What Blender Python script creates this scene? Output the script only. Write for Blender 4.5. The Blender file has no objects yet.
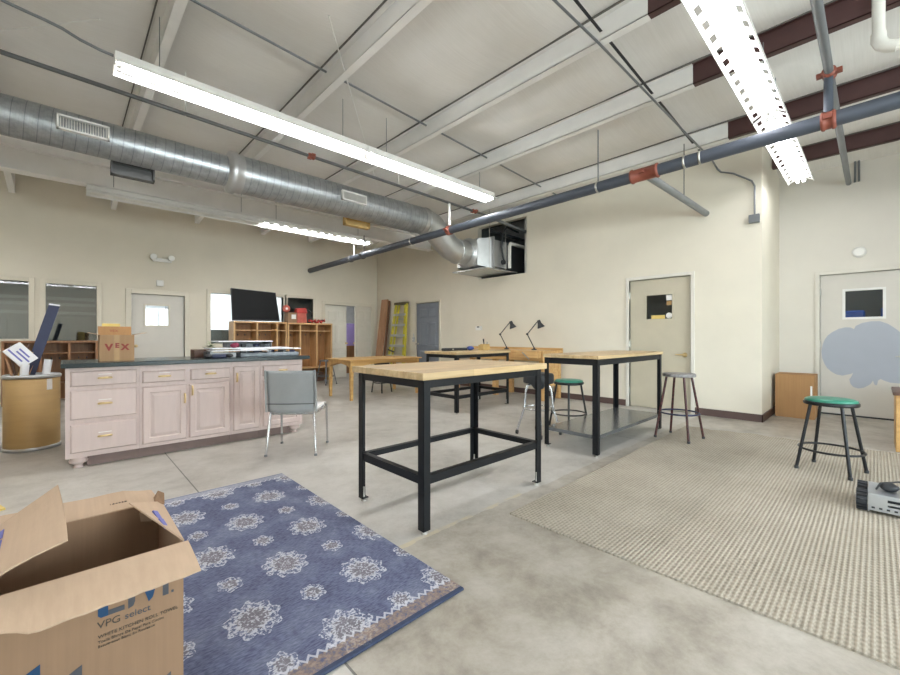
import bpy, bmesh, math, random
from mathutils import Vector, Matrix, Euler
random.seed(7)
PI = math.pi
S_ = bpy.context.scene
COL = S_.collection

# ------------------------------------------------------------------ materials
def lin(h):
    h = h.lstrip('#'); o = []
    for i in (0, 2, 4):
        c = int(h[i:i+2], 16)/255
        o.append(c/12.92 if c <= .04045 else ((c+.055)/1.055)**2.4)
    return (*o, 1)

class NT:
    def __init__(s, name):
        s.m = bpy.data.materials.new(name); s.m.use_nodes = True
        s.t = s.m.node_tree; s.n = s.t.nodes; s.l = s.t.links
        s.b = s.n['Principled BSDF']; s.out = s.n['Material Output']
    def node(s, typ, **k):
        n = s.n.new(typ)
        for a, v in k.items(): setattr(n, a, v)
        return n
    def put(s, sock, v):
        if isinstance(v, bpy.types.NodeSocket): s.l.new(v, sock)
        elif v is not None: sock.default_value = v
    def math(s, op, a, b=None, c=None, clamp=False):
        n = s.node('ShaderNodeMath', operation=op, use_clamp=clamp)
        s.put(n.inputs[0], a); s.put(n.inputs[1], b)
        if c is not None: s.put(n.inputs[2], c)
        return n.outputs[0]
    def mix(s, f, a, b, blend='MIX'):
        n = s.node('ShaderNodeMix', data_type='RGBA', blend_type=blend)
        s.put(n.inputs[0], f); s.put(n.inputs[6], a); s.put(n.inputs[7], b)
        return n.outputs[2]
    def coord(s, scale=(1, 1, 1), world=False, rot=(0, 0, 0)):
        if world: src = s.node('ShaderNodeNewGeometry').outputs['Position']
        else: src = s.node('ShaderNodeTexCoord').outputs['Object']
        mp = s.node('ShaderNodeMapping'); s.l.new(src, mp.inputs[0])
        mp.inputs['Scale'].default_value = scale; mp.inputs['Rotation'].default_value = rot
        return mp.outputs[0]
    def noise(s, vec, scale=5, detail=4, rough=.55, dist=0):
        n = s.node('ShaderNodeTexNoise'); s.l.new(vec, n.inputs['Vector'])
        n.inputs['Scale'].default_value = scale; n.inputs['Detail'].default_value = detail
        n.inputs['Roughness'].default_value = rough; n.inputs['Distortion'].default_value = dist
        return n.outputs['Fac']
    def ramp(s, f, stops, interp='LINEAR'):
        n = s.node('ShaderNodeValToRGB'); s.put(n.inputs[0], f); r = n.color_ramp; r.interpolation = interp
        while len(r.elements) < len(stops): r.elements.new(.5)
        for e, (p, c) in zip(r.elements, stops): e.position = p; e.color = c if len(c) == 4 else (*c, 1)
        return n.outputs[0]
    def xyz(s, vec):
        n = s.node('ShaderNodeSeparateXYZ'); s.l.new(vec, n.inputs[0]); return n.outputs
    def bump(s, h, strength=.3, dist=.01):
        n = s.node('ShaderNodeBump'); s.l.new(h, n.inputs['Height'])
        n.inputs['Strength'].default_value = strength; n.inputs['Distance'].default_value = dist
        s.l.new(n.outputs[0], s.b.inputs['Normal'])
    def set(s, color=None, rough=None, metal=None, spec=None):
        s.put(s.b.inputs['Base Color'], color); s.put(s.b.inputs['Roughness'], rough)
        s.put(s.b.inputs['Metallic'], metal)
        if spec is not None: s.b.inputs['Specular IOR Level'].default_value = spec
        return s.m

def M(name, c, rough=.5, metal=0, var=.08, scale=6, stretch=(1, 1, 1), bump=0, spec=None):
    t = NT(name); c = lin(c); v = t.coord(stretch)
    f = t.noise(v, scale, 5)
    a = tuple(max(0, x*(1-var)) for x in c[:3])+(1,); b = tuple(min(1, x*(1+var)) for x in c[:3])+(1,)
    t.set(t.ramp(f, [(.3, a), (.7, b)]), rough, metal, spec)
    if bump: t.bump(f, bump, .004)
    return t.m

def wood(name, c1, c2, axis=0, scale=9, rough=.42, strips=0):
    t = NT(name); st = [7., 7., 7.]; st[axis] = .55
    v = t.coord(tuple(st)); f = t.noise(v, scale*.35, 6, .6, .4)
    col = t.ramp(f, [(.3, lin(c1)), (.68, lin(c2))])
    if strips:
        br = t.node('ShaderNodeTexBrick'); br.offset = .37
        sc = t.coord((1, 1, 1)) if axis == 0 else t.coord((1, 1, 1), rot=(0, 0, PI/2))
        t.l.new(sc, br.inputs[0])
        br.inputs['Scale'].default_value = 1; br.inputs['Brick Width'].default_value = .55; br.inputs['Row Height'].default_value = strips
        br.inputs['Mortar Size'].default_value = .0012; br.inputs['Mortar Smooth'].default_value = .3
        br.inputs['Color1'].default_value = (.82, .82, .82, 1); br.inputs['Color2'].default_value = (1.0, 1.0, 1.0, 1); br.inputs['Mortar'].default_value = (.62, .55, .48, 1)
        col = t.mix(1, col, br.outputs[0], 'MULTIPLY')
    t.set(col, rough); return t.m

def emit(name, c, s):
    t = NT(name); e = t.node('ShaderNodeEmission'); e.inputs[0].default_value = lin(c); e.inputs[1].default_value = s
    t.l.new(e.outputs[0], t.out.inputs[0]); return t.m

def glass_pane(name, tint='#e8efee', gl=.12):
    t = NT(name)
    tr = t.node('ShaderNodeBsdfTransparent'); tr.inputs[0].default_value = lin(tint)
    g = t.node('ShaderNodeBsdfGlossy'); g.inputs['Roughness'].default_value = .02
    fr = t.node('ShaderNodeFresnel'); fr.inputs[0].default_value = 1.5
    f = t.math('ADD', fr.outputs[0], gl)
    mx = t.node('ShaderNodeMixShader'); t.l.new(f, mx.inputs[0]); t.l.new(tr.outputs[0], mx.inputs[1]); t.l.new(g.outputs[0], mx.inputs[2])
    t.l.new(mx.outputs[0], t.out.inputs[0]); return t.m

def mat_concrete():
    t = NT('polished_concrete'); v = t.coord(world=True)
    a = t.noise(v, .9, 6, .62, .6); b = t.noise(v, 5.5, 6, .7, .3); c = t.noise(v, 60, 3, .6)
    base = t.ramp(a, [(.32, lin('#959087')), (.5, lin('#b6b2aa')), (.66, lin('#cbc8c2'))])
    base = t.mix(t.math('MULTIPLY', b, .4), base, t.ramp(b, [(.35, lin('#8f8a80')), (.6, lin('#cfccc6'))]))
    base = t.mix(.12, base, t.ramp(c, [(.3, lin('#6a675f')), (.7, lin('#c8c6c0'))]))
    d2 = t.noise(v, 2.6, 8, .74, .15)
    base = t.mix(.35, base, t.ramp(d2, [(.36, lin('#857f74')), (.52, lin('#b5b1a9')), (.7, lin('#cbc8c2'))]))
    x, y, z = t.xyz(v)
    # old carpet footprint: the slab in front of the glue line is browner
    yy = t.math('ADD', y, t.math('MULTIPLY', t.math('SUBTRACT', b, .5), .06))
    m = t.math('MULTIPLY', t.math('LESS_THAN', yy, 1.76), t.math('GREATER_THAN', x, .712))
    base = t.mix(t.math('MULTIPLY', m, .6), base, t.ramp(d2, [(.34, lin('#776c5b')), (.5, lin('#9d9382')), (.68, lin('#b7b0a2'))]))
    # dried glue line
    g = t.math('LESS_THAN', t.math('ABSOLUTE', t.math('SUBTRACT', yy, 1.775)), .016)
    g = t.math('MULTIPLY', g, t.math('GREATER_THAN', x, 1.3))
    g = t.math('MULTIPLY', g, t.math('LESS_THAN', x, 2.4))
    g = t.math('MULTIPLY', g, t.ramp(b, [(.4, (0, 0, 0)), (.55, (1, 1, 1))]))
    base = t.mix(t.math('MULTIPLY', g, .5), base, lin('#c9b98a'))
    # saw cuts
    for s, p, w in ((x, .709, .0045), (x, 4.6, .003), (y, 6.2, .003), (y, -1.6, .004)):
        j = t.math('LESS_THAN', t.math('ABSOLUTE', t.math('SUBTRACT', s, p)), w)
        base = t.mix(t.math('MULTIPLY', j, .8), base, lin('#3a3732'))
    r = t.ramp(b, [(.3, (.3, .3, .3)), (.7, (.5, .5, .5))])
    t.set(base, r, 0, .45); t.bump(c, .05, .002); return t.m

def mat_blue_rug():
    t = NT('blue_medallion_weave'); v = t.coord(world=True); x, y, z = t.xyz(v)
    n1 = t.noise(v, 62, 3, .75); n4 = t.noise(v, 105, 2, .6); n2 = t.noise(v, 5, 4, .6); n3 = t.noise(t.coord((40, 150, 1), world=True), 1, 2)
    base = t.ramp(n2, [(.3, lin('#4b5066')), (.5, lin('#60657f')), (.7, lin('#858999'))])
    base = t.mix(.5, base, t.ramp(n3, [(.35, lin('#464b60')), (.65, lin('#80859c'))]))
    wx = t.math('ADD', x, t.math('MULTIPLY', t.math('SUBTRACT', n1, .5), .02))
    wy = t.math('ADD', y, t.math('MULTIPLY', t.math('SUBTRACT', t.noise(v, 31, 3), .5), .03))
    cx = t.math('DIVIDE', t.math('SUBTRACT', wx, .545), .25)
    k = t.math('FLOOR', t.math('ADD', cx, .5))
    fx = t.math('MULTIPLY', t.math('SUBTRACT', cx, k), .25)
    odd = t.math('ABSOLUTE', t.math('MODULO', k, 2))
    y0 = t.math('SUBTRACT', t.math('SUBTRACT', wy, 1.715), t.math('MULTIPLY', odd, .31))
    white = None; brown = None
    for off, R in ((0, .088), (.31, .045)):
        q = t.math('DIVIDE', t.math('SUBTRACT', y0, off), .62)
        fy = t.math('MULTIPLY', t.math('SUBTRACT', q, t.math('FLOOR', t.math('ADD', q, .5))), .62)
        fy2 = t.math('MULTIPLY', fy, .85)
        d = t.math('SQRT', t.math('ADD', t.math('MULTIPLY', fx, fx), t.math('MULTIPLY', fy2, fy2)))
        an = t.math('ARCTAN2', fx, fy2)
        lob = t.math('ADD', 1, t.math('MULTIPLY', t.math('SINE', t.math('MULTIPLY', an, 9 if off == 0 else 6)), .10))
        dn = t.math('DIVIDE', d, t.math('MULTIPLY', lob, R))
        inside = t.math('LESS_THAN', dn, 1.12)
        ring = t.math('SINE', t.math('MULTIPLY', dn, 11.5))
        pet = t.math('SINE', t.math('ADD', t.math('MULTIPLY', an, 12), t.math('MULTIPLY', dn, 6)))
        f = t.math('ADD', t.math('MULTIPLY', ring, .30), t.math('MULTIPLY', pet, .28))
        f = t.math('ADD', f, t.math('MULTIPLY', t.math('SUBTRACT', n4, .5), 5.5))
        f = t.math('ADD', f, t.math('MULTIPLY', dn, .75))
        w = t.math('MULTIPLY', t.ramp(f, [(.3, (0, 0, 0)), (1.0, (1, 1, 1))]), inside)
        br = t.math('MULTIPLY', t.math('LESS_THAN', dn, .72), inside)
        white = w if white is None else t.math('MAXIMUM', white, w)
        brown = br if brown is None else t.math('MAXIMUM', brown, br)
    base = t.mix(t.math('MULTIPLY', brown, .55), base, lin('#857c76'))
    base = t.mix(t.math('MULTIPLY', white, .8), base, lin('#c9cad1'))
    # borders at the two short ends
    for e, sg in ((1.275, 1), (3.385, -1)):
        u = t.math('MULTIPLY', t.math('SUBTRACT', y, e), sg)
        zig = t.math('MULTIPLY', t.math('ABSOLUTE', t.math('SUBTRACT', t.math('FRACT', t.math('MULTIPLY', x, 28)), .5)), .05)
        uz = t.math('ADD', u, zig)
        tan = t.math('MULTIPLY', t.math('GREATER_THAN', u, .02), t.math('LESS_THAN', u, .085))
        base = t.mix(t.math('MULTIPLY', tan, .75), base, t.ramp(n1, [(.35, lin('#5d5f78')), (.5, lin('#8f7c6b')), (.65, lin('#a6907b'))] if sg > 0 else [(.3, lin('#8a8c98')), (.6, lin('#a9aab2'))]))
        wz = t.math('MULTIPLY', t.math('GREATER_THAN', uz, .100), t.math('LESS_THAN', uz, .115))
        base = t.mix(t.math('MULTIPLY', wz, .6), base, lin('#d3d4da'))
        ed = t.math('LESS_THAN', u, .02)
        base = t.mix(t.math('MULTIPLY', ed, .85), base, lin('#3a4358') if sg > 0 else lin('#7c7f8e'))
    t.set(base, .95, 0, .1); t.bump(n3, .4, .004); return t.m

def mat_tan_rug():
    t = NT('tan_ribbed_weave'); v = t.coord(world=True); x, y, z = t.xyz(v)
    n = t.noise(v, 45, 3, .7); n2 = t.noise(v, 1.6, 4, .6)
    rib = t.math('SINE', t.math('MULTIPLY', y, 2*PI/.021))
    row = t.math('FLOOR', t.math('DIVIDE', y, .021))
    ph = t.math('MULTIPLY', t.math('FRACT', t.math('MULTIPLY', row, .5)), 2)
    dash = t.math('SINE', t.math('ADD', t.math('MULTIPLY', x, 2*PI/.032), t.math('MULTIPLY', ph, PI)))
    f = t.math('ADD', t.math('MULTIPLY', rib, .28), t.math('ADD', t.math('MULTIPLY', dash, .16), t.math('ADD', .5, t.math('MULTIPLY', t.math('SUBTRACT', n, .5), .9))))
    c = t.ramp(f, [(.1, lin('#857c70')), (.45, lin('#a89f90')), (.9, lin('#beb5a5'))])
    c = t.mix(.35, c, t.ramp(n2, [(.35, lin('#8f8878')), (.65, lin('#b5ad9e'))]))
    t.set(c, .97, 0, .1); t.bump(f, .8, .006); return t.m

def mat_fabric():
    t = NT('white_insulation_facing'); v = t.coord(world=True)
    a = t.noise(v, .8, 5, .6); b = t.noise(t.coord((1.2, 40, 1), world=True), 2, 3)
    c = t.ramp(a, [(.3, lin('#e4e1db')), (.7, lin('#f0eeea'))])
    c = t.mix(.15, c, t.ramp(b, [(.3, lin('#b9b6ae')), (.7, lin('#e4e2de'))]))
    t.set(c, .5, 0, .3); t.bump(t.math('ADD', b, a), .12, .02); return t.m

def mat_spiral():
    t = NT('galvanised_spiral_duct'); v = t.coord(world=True); x, y, z = t.xyz(v)
    an = t.math('ARCTAN2', t.math('SUBTRACT', z, 3.262), t.math('SUBTRACT', y, 5.75))
    h = t.math('ADD', t.math('DIVIDE', x, .092), t.math('DIVIDE', an, 2*PI))
    s = t.math('ABSOLUTE', t.math('SUBTRACT', t.math('FRACT', h), .5))
    line = t.math('LESS_THAN', s, .045)
    h2 = t.math('ABSOLUTE', t.math('SUBTRACT', t.math('FRACT', t.math('MULTIPLY', h, 4)), .5))
    l2 = t.math('LESS_THAN', h2, .08)
    n = t.noise(v, 9, 4, .7)
    c = t.ramp(n, [(.3, lin('#94999c')), (.7, lin('#b9bdc0'))])
    c = t.mix(t.math('MULTIPLY', l2, .18), c, lin('#8b9093'))
    c = t.mix(t.math('MULTIPLY', line, .42), c, lin('#5d6265'))
    t.set(c, t.ramp(n, [(.3, (.3, .3, .3)), (.7, (.42, .42, .42))]), .85)
    t.bump(t.math('ADD', line, t.math('MULTIPLY', l2, .3)), .5, .006); return t.m

def mat_cardboard(name, c, axis=2):
    t = NT(name); st = [40., 40., 40.]; st[axis] = 1.2
    n = t.noise(t.coord(tuple(st)), 1.4, 3); n2 = t.noise(t.coord(), 6, 4)
    c = lin(c); a = tuple(x*.92 for x in c[:3])+(1,); b = tuple(min(1, x*1.06) for x in c[:3])+(1,)
    k = t.mix(.5, t.ramp(n, [(.35, a), (.65, b)]), t.ramp(n2, [(.3, a), (.7, b)]))
    t.set(k, .8, 0, .2); t.bump(n, .15, .003); return t.m

MT = dict(
    floor=mat_concrete(), rug=mat_blue_rug(), rug2=mat_tan_rug(), fabric=mat_fabric(), spiral=mat_spiral(),
    wall=M('cream_wall_paint', '#dcd5c4', .6, 0, .03, 2, bump=.03), wall2=M('offwhite_wall_paint', '#d8d3c8', .6, 0, .03, 2),
    trim=M('cream_trim_paint', '#d6cfbd', .4, 0, .02), base=M('brown_vinyl_base', '#5a4742', .45, 0, .06),
    white=M('white_enamel', '#e6e5e0', .35, 0, .03), beam=M('white_painted_steel', '#efede9', .45, 0, .04, 3),
    maroon=M('maroon_primer_steel', '#4f3432', .5, 0, .12, 4), dark_gap=M('dark_seam', '#6a6762', .9, 0, .05),
    galv=M('galvanised_sheet', '#c0c2c2', .38, .8, .08, 7), pipe=M('blue_grey_steel_pipe', '#4d535d', .5, .2, .08, 5),
    pipe2=M('grey_galvanised_pipe', '#7d8082', .4, .5, .08, 5), pipe_dark=M('dark_steel_pipe', '#5b5c5c', .45, .3, .1, 5),
    orange=M('orange_red_coupling', '#8a4c3c', .5, .1, .12, 9), pvc=M('white_pvc', '#e2dfd6', .35, 0, .03),
    black=M('black_powder_coat', '#16181b', .45, 0, .1, 12, spec=.3), dark=M('charcoal_plastic', '#2b2d30', .5, 0, .08),
    steel_dark=M('dark_steel_shelf', '#6c6f71', .2, .5, .03, 4), chrome=M('chrome_tube', '#d2d4d6', .25, .95, .03),
    zinc=M('zinc_foot', '#b9b7b0', .3, .9, .05), grey_plastic=M('grey_plastic_shell', '#a3a7a8', .48, 0, .05, 8, bump=.05),
    seat_white=M('pale_grey_seat', '#d9d9da', .45, 0, .03),
    butcher=wood('butcher_block', '#b39468', '#d2b98f', 0, 9, .4, .05), bench_wood=wood('yellow_workbench_wood', '#b98a51', '#d8b27a', 1, 9, .45),
    yellow_wood=wood('yellow_oak', '#b5894f', '#d2aa6c', 0, 8, .4), oak=wood('oak_cubby', '#a3774a', '#c59a68', 2, 8, .45),
    oak_light=wood('oak_cubby_edge', '#c09564', '#dcb683', 2, 8, .45), oak_back=wood('oak_cubby_back', '#8c6238', '#a97a4b', 2, 7, .5),
    old_oak=wood('brown_cubby', '#7d5637', '#a3754e', 2, 8, .5), plank=wood('brown_plank', '#9c7050', '#bd9371', 2, 6, .5), plank_edge=wood('brown_plank_edge', '#5b3d2a', '#75523b', 2, 6, .5),
    walnut=M('dark_brown_wood', '#5b4032', .45, 0, .15, 6, (1, 5, 5)),
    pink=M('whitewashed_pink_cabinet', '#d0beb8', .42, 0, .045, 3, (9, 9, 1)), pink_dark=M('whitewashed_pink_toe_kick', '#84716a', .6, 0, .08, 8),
    laminate=M('speckled_green_laminate', '#2b3639', .22, 0, .35, 120), brass=M('polished_brass', '#dcc391', .3, .75, .06),
    label=M('white_label_tape', '#e9e7e4', .6), door_tan=M('tan_door_paint', '#bdb5a0', .4, 0, .03), door_white=M('cream_door_paint', '#dcd8cc', .4, 0, .02),
    door_off=M('offwhite_door_paint', '#cfcac0', .4, 0, .02), door_blue=M('slate_blue_door_paint', '#7d838c', .4, 0, .05, 5),
    mural=M('pale_blue_paint', '#a9aeb8', .5, 0, .02), glass=glass_pane('window_glass', '#eef2f2', .0), glass_refl=glass_pane('reflective_window_glass', '#b9c0c0', .16),
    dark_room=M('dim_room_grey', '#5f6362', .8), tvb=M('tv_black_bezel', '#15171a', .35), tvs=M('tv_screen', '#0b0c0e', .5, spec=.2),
    card=mat_cardboard('kraft_cardboard', '#977b62'), card_in=mat_cardboard('kraft_cardboard_inside', '#a58666'), card_lit=mat_cardboard('kraft_lit_flap', '#bfa68d', 1), card_brown=mat_cardboard('brown_cardboard', '#a88159'),  # flap copy paler than the sides: overhead light put into its colour
    kraft_drum=M('kraft_fibre_drum', '#b39562', .5, 0, .06, 3, (1, 1, 8)), red=M('red_cloth', '#c0443f', .6, 0, .12, 8), pinkred=M('coral_plastic', '#c9695a', .5, 0, .15, 12),
    navy=M('navy_board', '#2d3450', .55, 0, .15, 6), blue=M('blue_cloth', '#3a4a86', .7, 0, .2, 10), ink_blue=M('blue_print_ink', '#1c4468', .7), ink_grey=M('grey_print_ink', '#4d4f55', .7), ink_red=M('red_print_ink', '#8c3a33', .7), ink_vio=M('violet_print_ink', '#6a6caf', .7), ink_black=M('black_print_ink', '#4a433a', .7),
    green=M('green_vinyl_seat', '#2f7d66', .35, 0, .06, 7), stool_black=M('black_stool_steel', '#18191b', .4, .2, .08),
    red_mottle=M('red_black_mottled_paint', '#45201f', .45, 0, .9, 45), grey_mottle=M('grey_mottled_seat', '#7b7877', .45, 0, .5, 25), bluering=M('blue_black_ring', '#2b3350', .35, .3, .2, 20),
    ladder_y=M('yellow_fibreglass', '#c6bb3a', .45, 0, .1, 6), ladder_d=M('dark_ladder_cap', '#5a5238', .5), alu=M('brushed_aluminium', '#c3c6c8', .32, .8, .06, 9),
    purple=M('lavender_panel', '#a594d6', .6), foam=M('white_foam_board', '#e6e7ea', .6, 0, .02), grey_part=M('grey_plastic_parts', '#8b9299', .5, 0, .3, 20), maroon_part=M('maroon_plastic', '#7d2340', .5),
    leaf=M('pale_green_leaf', '#8e9a74', .6, 0, .2, 12), bright_wall=M('bright_office_wall', '#e8ebee', .7), pencil=M('pale_pencil_block', '#c3a368', .5, 0, .15, 14),
    tube_on=emit('lit_fluorescent_tube', '#f6f6fc', 9.0), tube_hot=emit('bright_fluorescent_tube', '#f8f7f8', 21.0), tube_off=M('unlit_fluorescent_tube', '#e4e2da', .3), lamp_blue=M('bright_blue_bin', '#2a5fc0', .5),
    yellow=M('yellow_paper', '#d8c070', .6), back_room_grey=M('grey_back_room', '#9aa0a3', .6), back_room_fill=emit('fill_panel_glow', '#ffffff', 6.0),
    tan_box=M('tan_register_box', '#c9a86a', .6),
    tape=M('tan_packing_tape', '#a98656', .3),
)

# ------------------------------------------------------------------ mesh helpers
def BM(): return bmesh.new()
def quadbox(bm, P, mi=0):
    v = [bm.verts.new(p) for p in P]
    for f in ((0, 3, 2, 1), (4, 5, 6, 7), (0, 1, 5, 4), (1, 2, 6, 5), (2, 3, 7, 6), (3, 0, 4, 7)):
        bm.faces.new([v[i] for i in f]).material_index = mi
    return bm
def box(bm, x0, x1, y0, y1, z0, z1, mi=0):
    return quadbox(bm, [(x0, y0, z0), (x1, y0, z0), (x1, y1, z0), (x0, y1, z0), (x0, y0, z1), (x1, y0, z1), (x1, y1, z1), (x0, y1, z1)], mi)
def B(*a, mi=0): return box(BM(), *a, mi=mi)
def obox(bm, c, s, rot=(0, 0, 0), mi=0):
    R = Euler(rot).to_matrix(); c = Vector(c); P = []
    for z in (-1, 1):
        for x, y in ((-1, -1), (1, -1), (1, 1), (-1, 1)):
            P.append(c+R@Vector((x*s[0]/2, y*s[1]/2, z*s[2]/2)))
    return quadbox(bm, P, mi)
def slab(bm, pts, off, mi=0):
    """polygon (3D points) thickened by the vector off"""
    off = Vector(off); a = [bm.verts.new(p) for p in pts]; b = [bm.verts.new(Vector(p)+off) for p in pts]
    n = len(pts)
    bm.faces.new(a[::-1]).material_index = mi; bm.faces.new(b).material_index = mi
    for i in range(n): bm.faces.new((a[i], a[(i+1) % n], b[(i+1) % n], b[i])).material_index = mi
    bmesh.ops.recalc_face_normals(bm, faces=bm.faces)
    return bm
def tube(bm, pts, r, seg=10, mi=0, caps=True, closed=False):
    pts = [Vector(p) for p in pts]; n = len(pts); rs = r if isinstance(r, (list, tuple)) else [r]*n
    rings = []; up = None
    for i, p in enumerate(pts):
        a = pts[i-1] if (i > 0 or closed) else p; b = pts[(i+1) % n] if (i < n-1 or closed) else p
        d1 = (p-a).normalized() if (p-a).length > 1e-9 else None; d2 = (b-p).normalized() if (b-p).length > 1e-9 else None
        d = ((d1 or d2)+(d2 or d1)).normalized(); k = 1
        if d1 and d2: k = 1/max(.5, d.dot(d1))
        if up is None:
            up = Vector((0, 0, 1)) if abs(d.z) < .9 else Vector((1, 0, 0))
        x = d.cross(up).normalized(); y = x.cross(d).normalized(); up = y
        rings.append([bm.verts.new(p+(x*math.cos(2*PI*j/seg)+y*math.sin(2*PI*j/seg))*rs[i]*(k if k < 1.5 else 1.5)) for j in range(seg)])
    m = n if closed else n-1
    for i in range(m):
        A, Bq = rings[i], rings[(i+1) % n]
        for j in range(seg):
            f = bm.faces.new((A[j], A[(j+1) % seg], Bq[(j+1) % seg], Bq[j])); f.smooth = True; f.material_index = mi
    if caps and not closed:
        for q, rv in ((rings[0], True), (rings[-1], False)):
            c = [bm.verts.new(v.co) for v in q]
            bm.faces.new(c[::-1] if rv else c).material_index = mi
    return bm
def lathe(bm, prof, c=(0, 0, 0), seg=20, mi=0, axis='z', smooth=True):
    rings = []
    def P(r, h, a):
        u, w = r*math.cos(a), r*math.sin(a)
        q = {'z': (u, w, h), 'x': (h, u, w), 'y': (w, h, u)}[axis]
        return Vector(c)+Vector(q)
    for r, h in prof:
        rings.append([bm.verts.new(P(max(r, 1e-4), h, 2*PI*j/seg)) for j in range(seg)])
    for A, Bq in zip(rings, rings[1:]):
        for j in range(seg):
            f = bm.faces.new((A[j], A[(j+1) % seg], Bq[(j+1) % seg], Bq[j])); f.smooth = smooth; f.material_index = mi
    for q, rv in ((rings[0], True), (rings[-1], False)):
        cc = [bm.verts.new(v.co) for v in q]
        bm.faces.new(cc[::-1] if rv else cc).material_index = mi
    return bm
def disc(bm, c, r, h, seg=20, axis='z', mi=0): return lathe(bm, [(r, 0), (r, h)], c, seg, mi, axis)
def ring(c, r, n=28, tilt=0):
    return [(c[0]+r*math.cos(2*PI*i/n), c[1]+r*math.sin(2*PI*i/n), c[2]) for i in range(n)]
def arc(c, r, a0, a1, n, plane='xz'):
    o = []
    for i in range(n+1):
        a = a0+(a1-a0)*i/n; u, w = r*math.cos(a), r*math.sin(a)
        o.append({'xz': (c[0]+u, c[1], c[2]+w), 'yz': (c[0], c[1]+u, c[2]+w), 'xy': (c[0]+u, c[1]+w, c[2])}[plane])
    return o

WL = {}
def obj(name, bm, mat, parent=None, bev=0, seg=2, shift=None, smooth_angle=None):
    off = WL.get(parent, Vector((0, 0, 0))) if shift is None else shift
    if isinstance(bm, bmesh.types.BMesh):
        bmesh.ops.recalc_face_normals(bm, faces=bm.faces)
        me = bpy.data.meshes.new(name); bm.to_mesh(me); bm.free()
    else: me = bm; me.name = name
    if off.length: me.transform(Matrix.Translation(-off))
    for m in (mat if isinstance(mat, (list, tuple)) else [mat]): me.materials.append(MT[m] if isinstance(m, str) else m)
    o = bpy.data.objects.new(name, me); COL.objects.link(o)
    if parent is not None: o.parent = parent
    WL[o] = off
    if bev:
        b = o.modifiers.new('bevel', 'BEVEL'); b.width = bev; b.segments = seg; b.limit_method = 'ANGLE'; b.angle_limit = math.radians(40)
    return o
def tag(o, label, cat, group=None):
    o['label'] = label; o['category'] = cat
    if group: o['group'] = group
    return o
def thing(name, label, cat, loc=(0, 0, 0), rotz=0, group=None, world=False):
    o = bpy.data.objects.new(name, None); COL.objects.link(o); o.empty_display_size = .1
    o.location = loc; o.rotation_euler = (0, 0, rotz); tag(o, label, cat, group)
    WL[o] = Vector(loc) if world else Vector((0, 0, 0)); return o
def solo(name, bm, mat, label, cat, group=None, bev=0):
    xs = [v.co for v in bm.verts]
    c = Vector(((min(v.x for v in xs)+max(v.x for v in xs))/2, (min(v.y for v in xs)+max(v.y for v in xs))/2, min(v.z for v in xs)))
    o = obj(name, bm, mat, None, bev, shift=c); o.location = c; return tag(o, label, cat, group)
def struct(name, bm, mat, parent=None, bev=0):
    o = obj(name, bm, mat, parent, bev)
    if parent is None: o['kind'] = 'structure'
    return o
def lab(o, s): o['label'] = s; return o
def dup(root, loc=None, rotz=None, label=None, parent=None):
    r = root.copy(); COL.objects.link(r)
    if parent is not None: r.parent = parent
    if loc is not None: r.location = loc
    if rotz is not None: r.rotation_euler = (0, 0, rotz)
    if label: r['label'] = label
    for ch in list(root.children): dup(ch, parent=r)
    return r
def text(s, size, M4, name, mat, parent, extr=.0004, off=0):
    cu = bpy.data.curves.new(name, 'FONT'); cu.body = s; cu.size = size; cu.extrude = extr; cu.offset = off
    t = bpy.data.objects.new(name, cu); COL.objects.link(t)
    bpy.context.view_layer.update()
    me = bpy.data.meshes.new_from_object(t.evaluated_get(bpy.context.evaluated_depsgraph_get()))
    bpy.data.objects.remove(t); bpy.data.curves.remove(cu)
    me.transform(M4); return obj(name, me, mat, parent)
def holes(bm, axis, c0, c1, u0, u1, z0, z1, hs, top=None, mi=0):
    """wall slab between c0..c1 on `axis`, spanning u and z, with rectangular holes (ua,ub,za,zb)"""
    us = sorted({u0, u1, *[h[0] for h in hs], *[h[1] for h in hs]}); zs = sorted({z0, z1, *[h[2] for h in hs], *[h[3] for h in hs]})
    us = [u for u in us if u0 <= u <= u1]; zs = [z for z in zs if z0 <= z <= z1]
    for a, b in zip(us, us[1:]):
        for c, d in zip(zs, zs[1:]):
            mu, mz = (a+b)/2, (c+d)/2
            if any(h[0] < mu < h[1] and h[2] < mz < h[3] for h in hs): continue
            if axis == 'x': box(bm, c0, c1, a, b, c, d, mi)
            else: box(bm, a, b, c0, c1, c, d, mi)
    bmesh.ops.remove_doubles(bm, verts=bm.verts, dist=1e-5)
    # drop the doubled inner faces between neighbouring cells
    seen = {}
    for f in list(bm.faces):
        k = tuple(sorted(v.index for v in f.verts)); seen.setdefault(k, []).append(f)
    return bm
def wallmesh(*a, **k):
    bm = BM(); holes(bm, *a, **k); bm.verts.index_update()
    d = {}
    for f in bm.faces: d.setdefault(frozenset(v.index for v in f.verts), []).append(f)
    kill = [f for fs in d.values() if len(fs) > 1 for f in fs]
    if kill: bmesh.ops.delete(bm, geom=kill, context='FACES_ONLY')
    return bm

WX, LY, RX, CYc = 6.71, 10.2, 8.12, 1.045      # right wall, left wall, recess wall, return wall
def roof(x): return 4.136-.05*x
XMIN, YMIN = -4.0, -4.2

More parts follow.
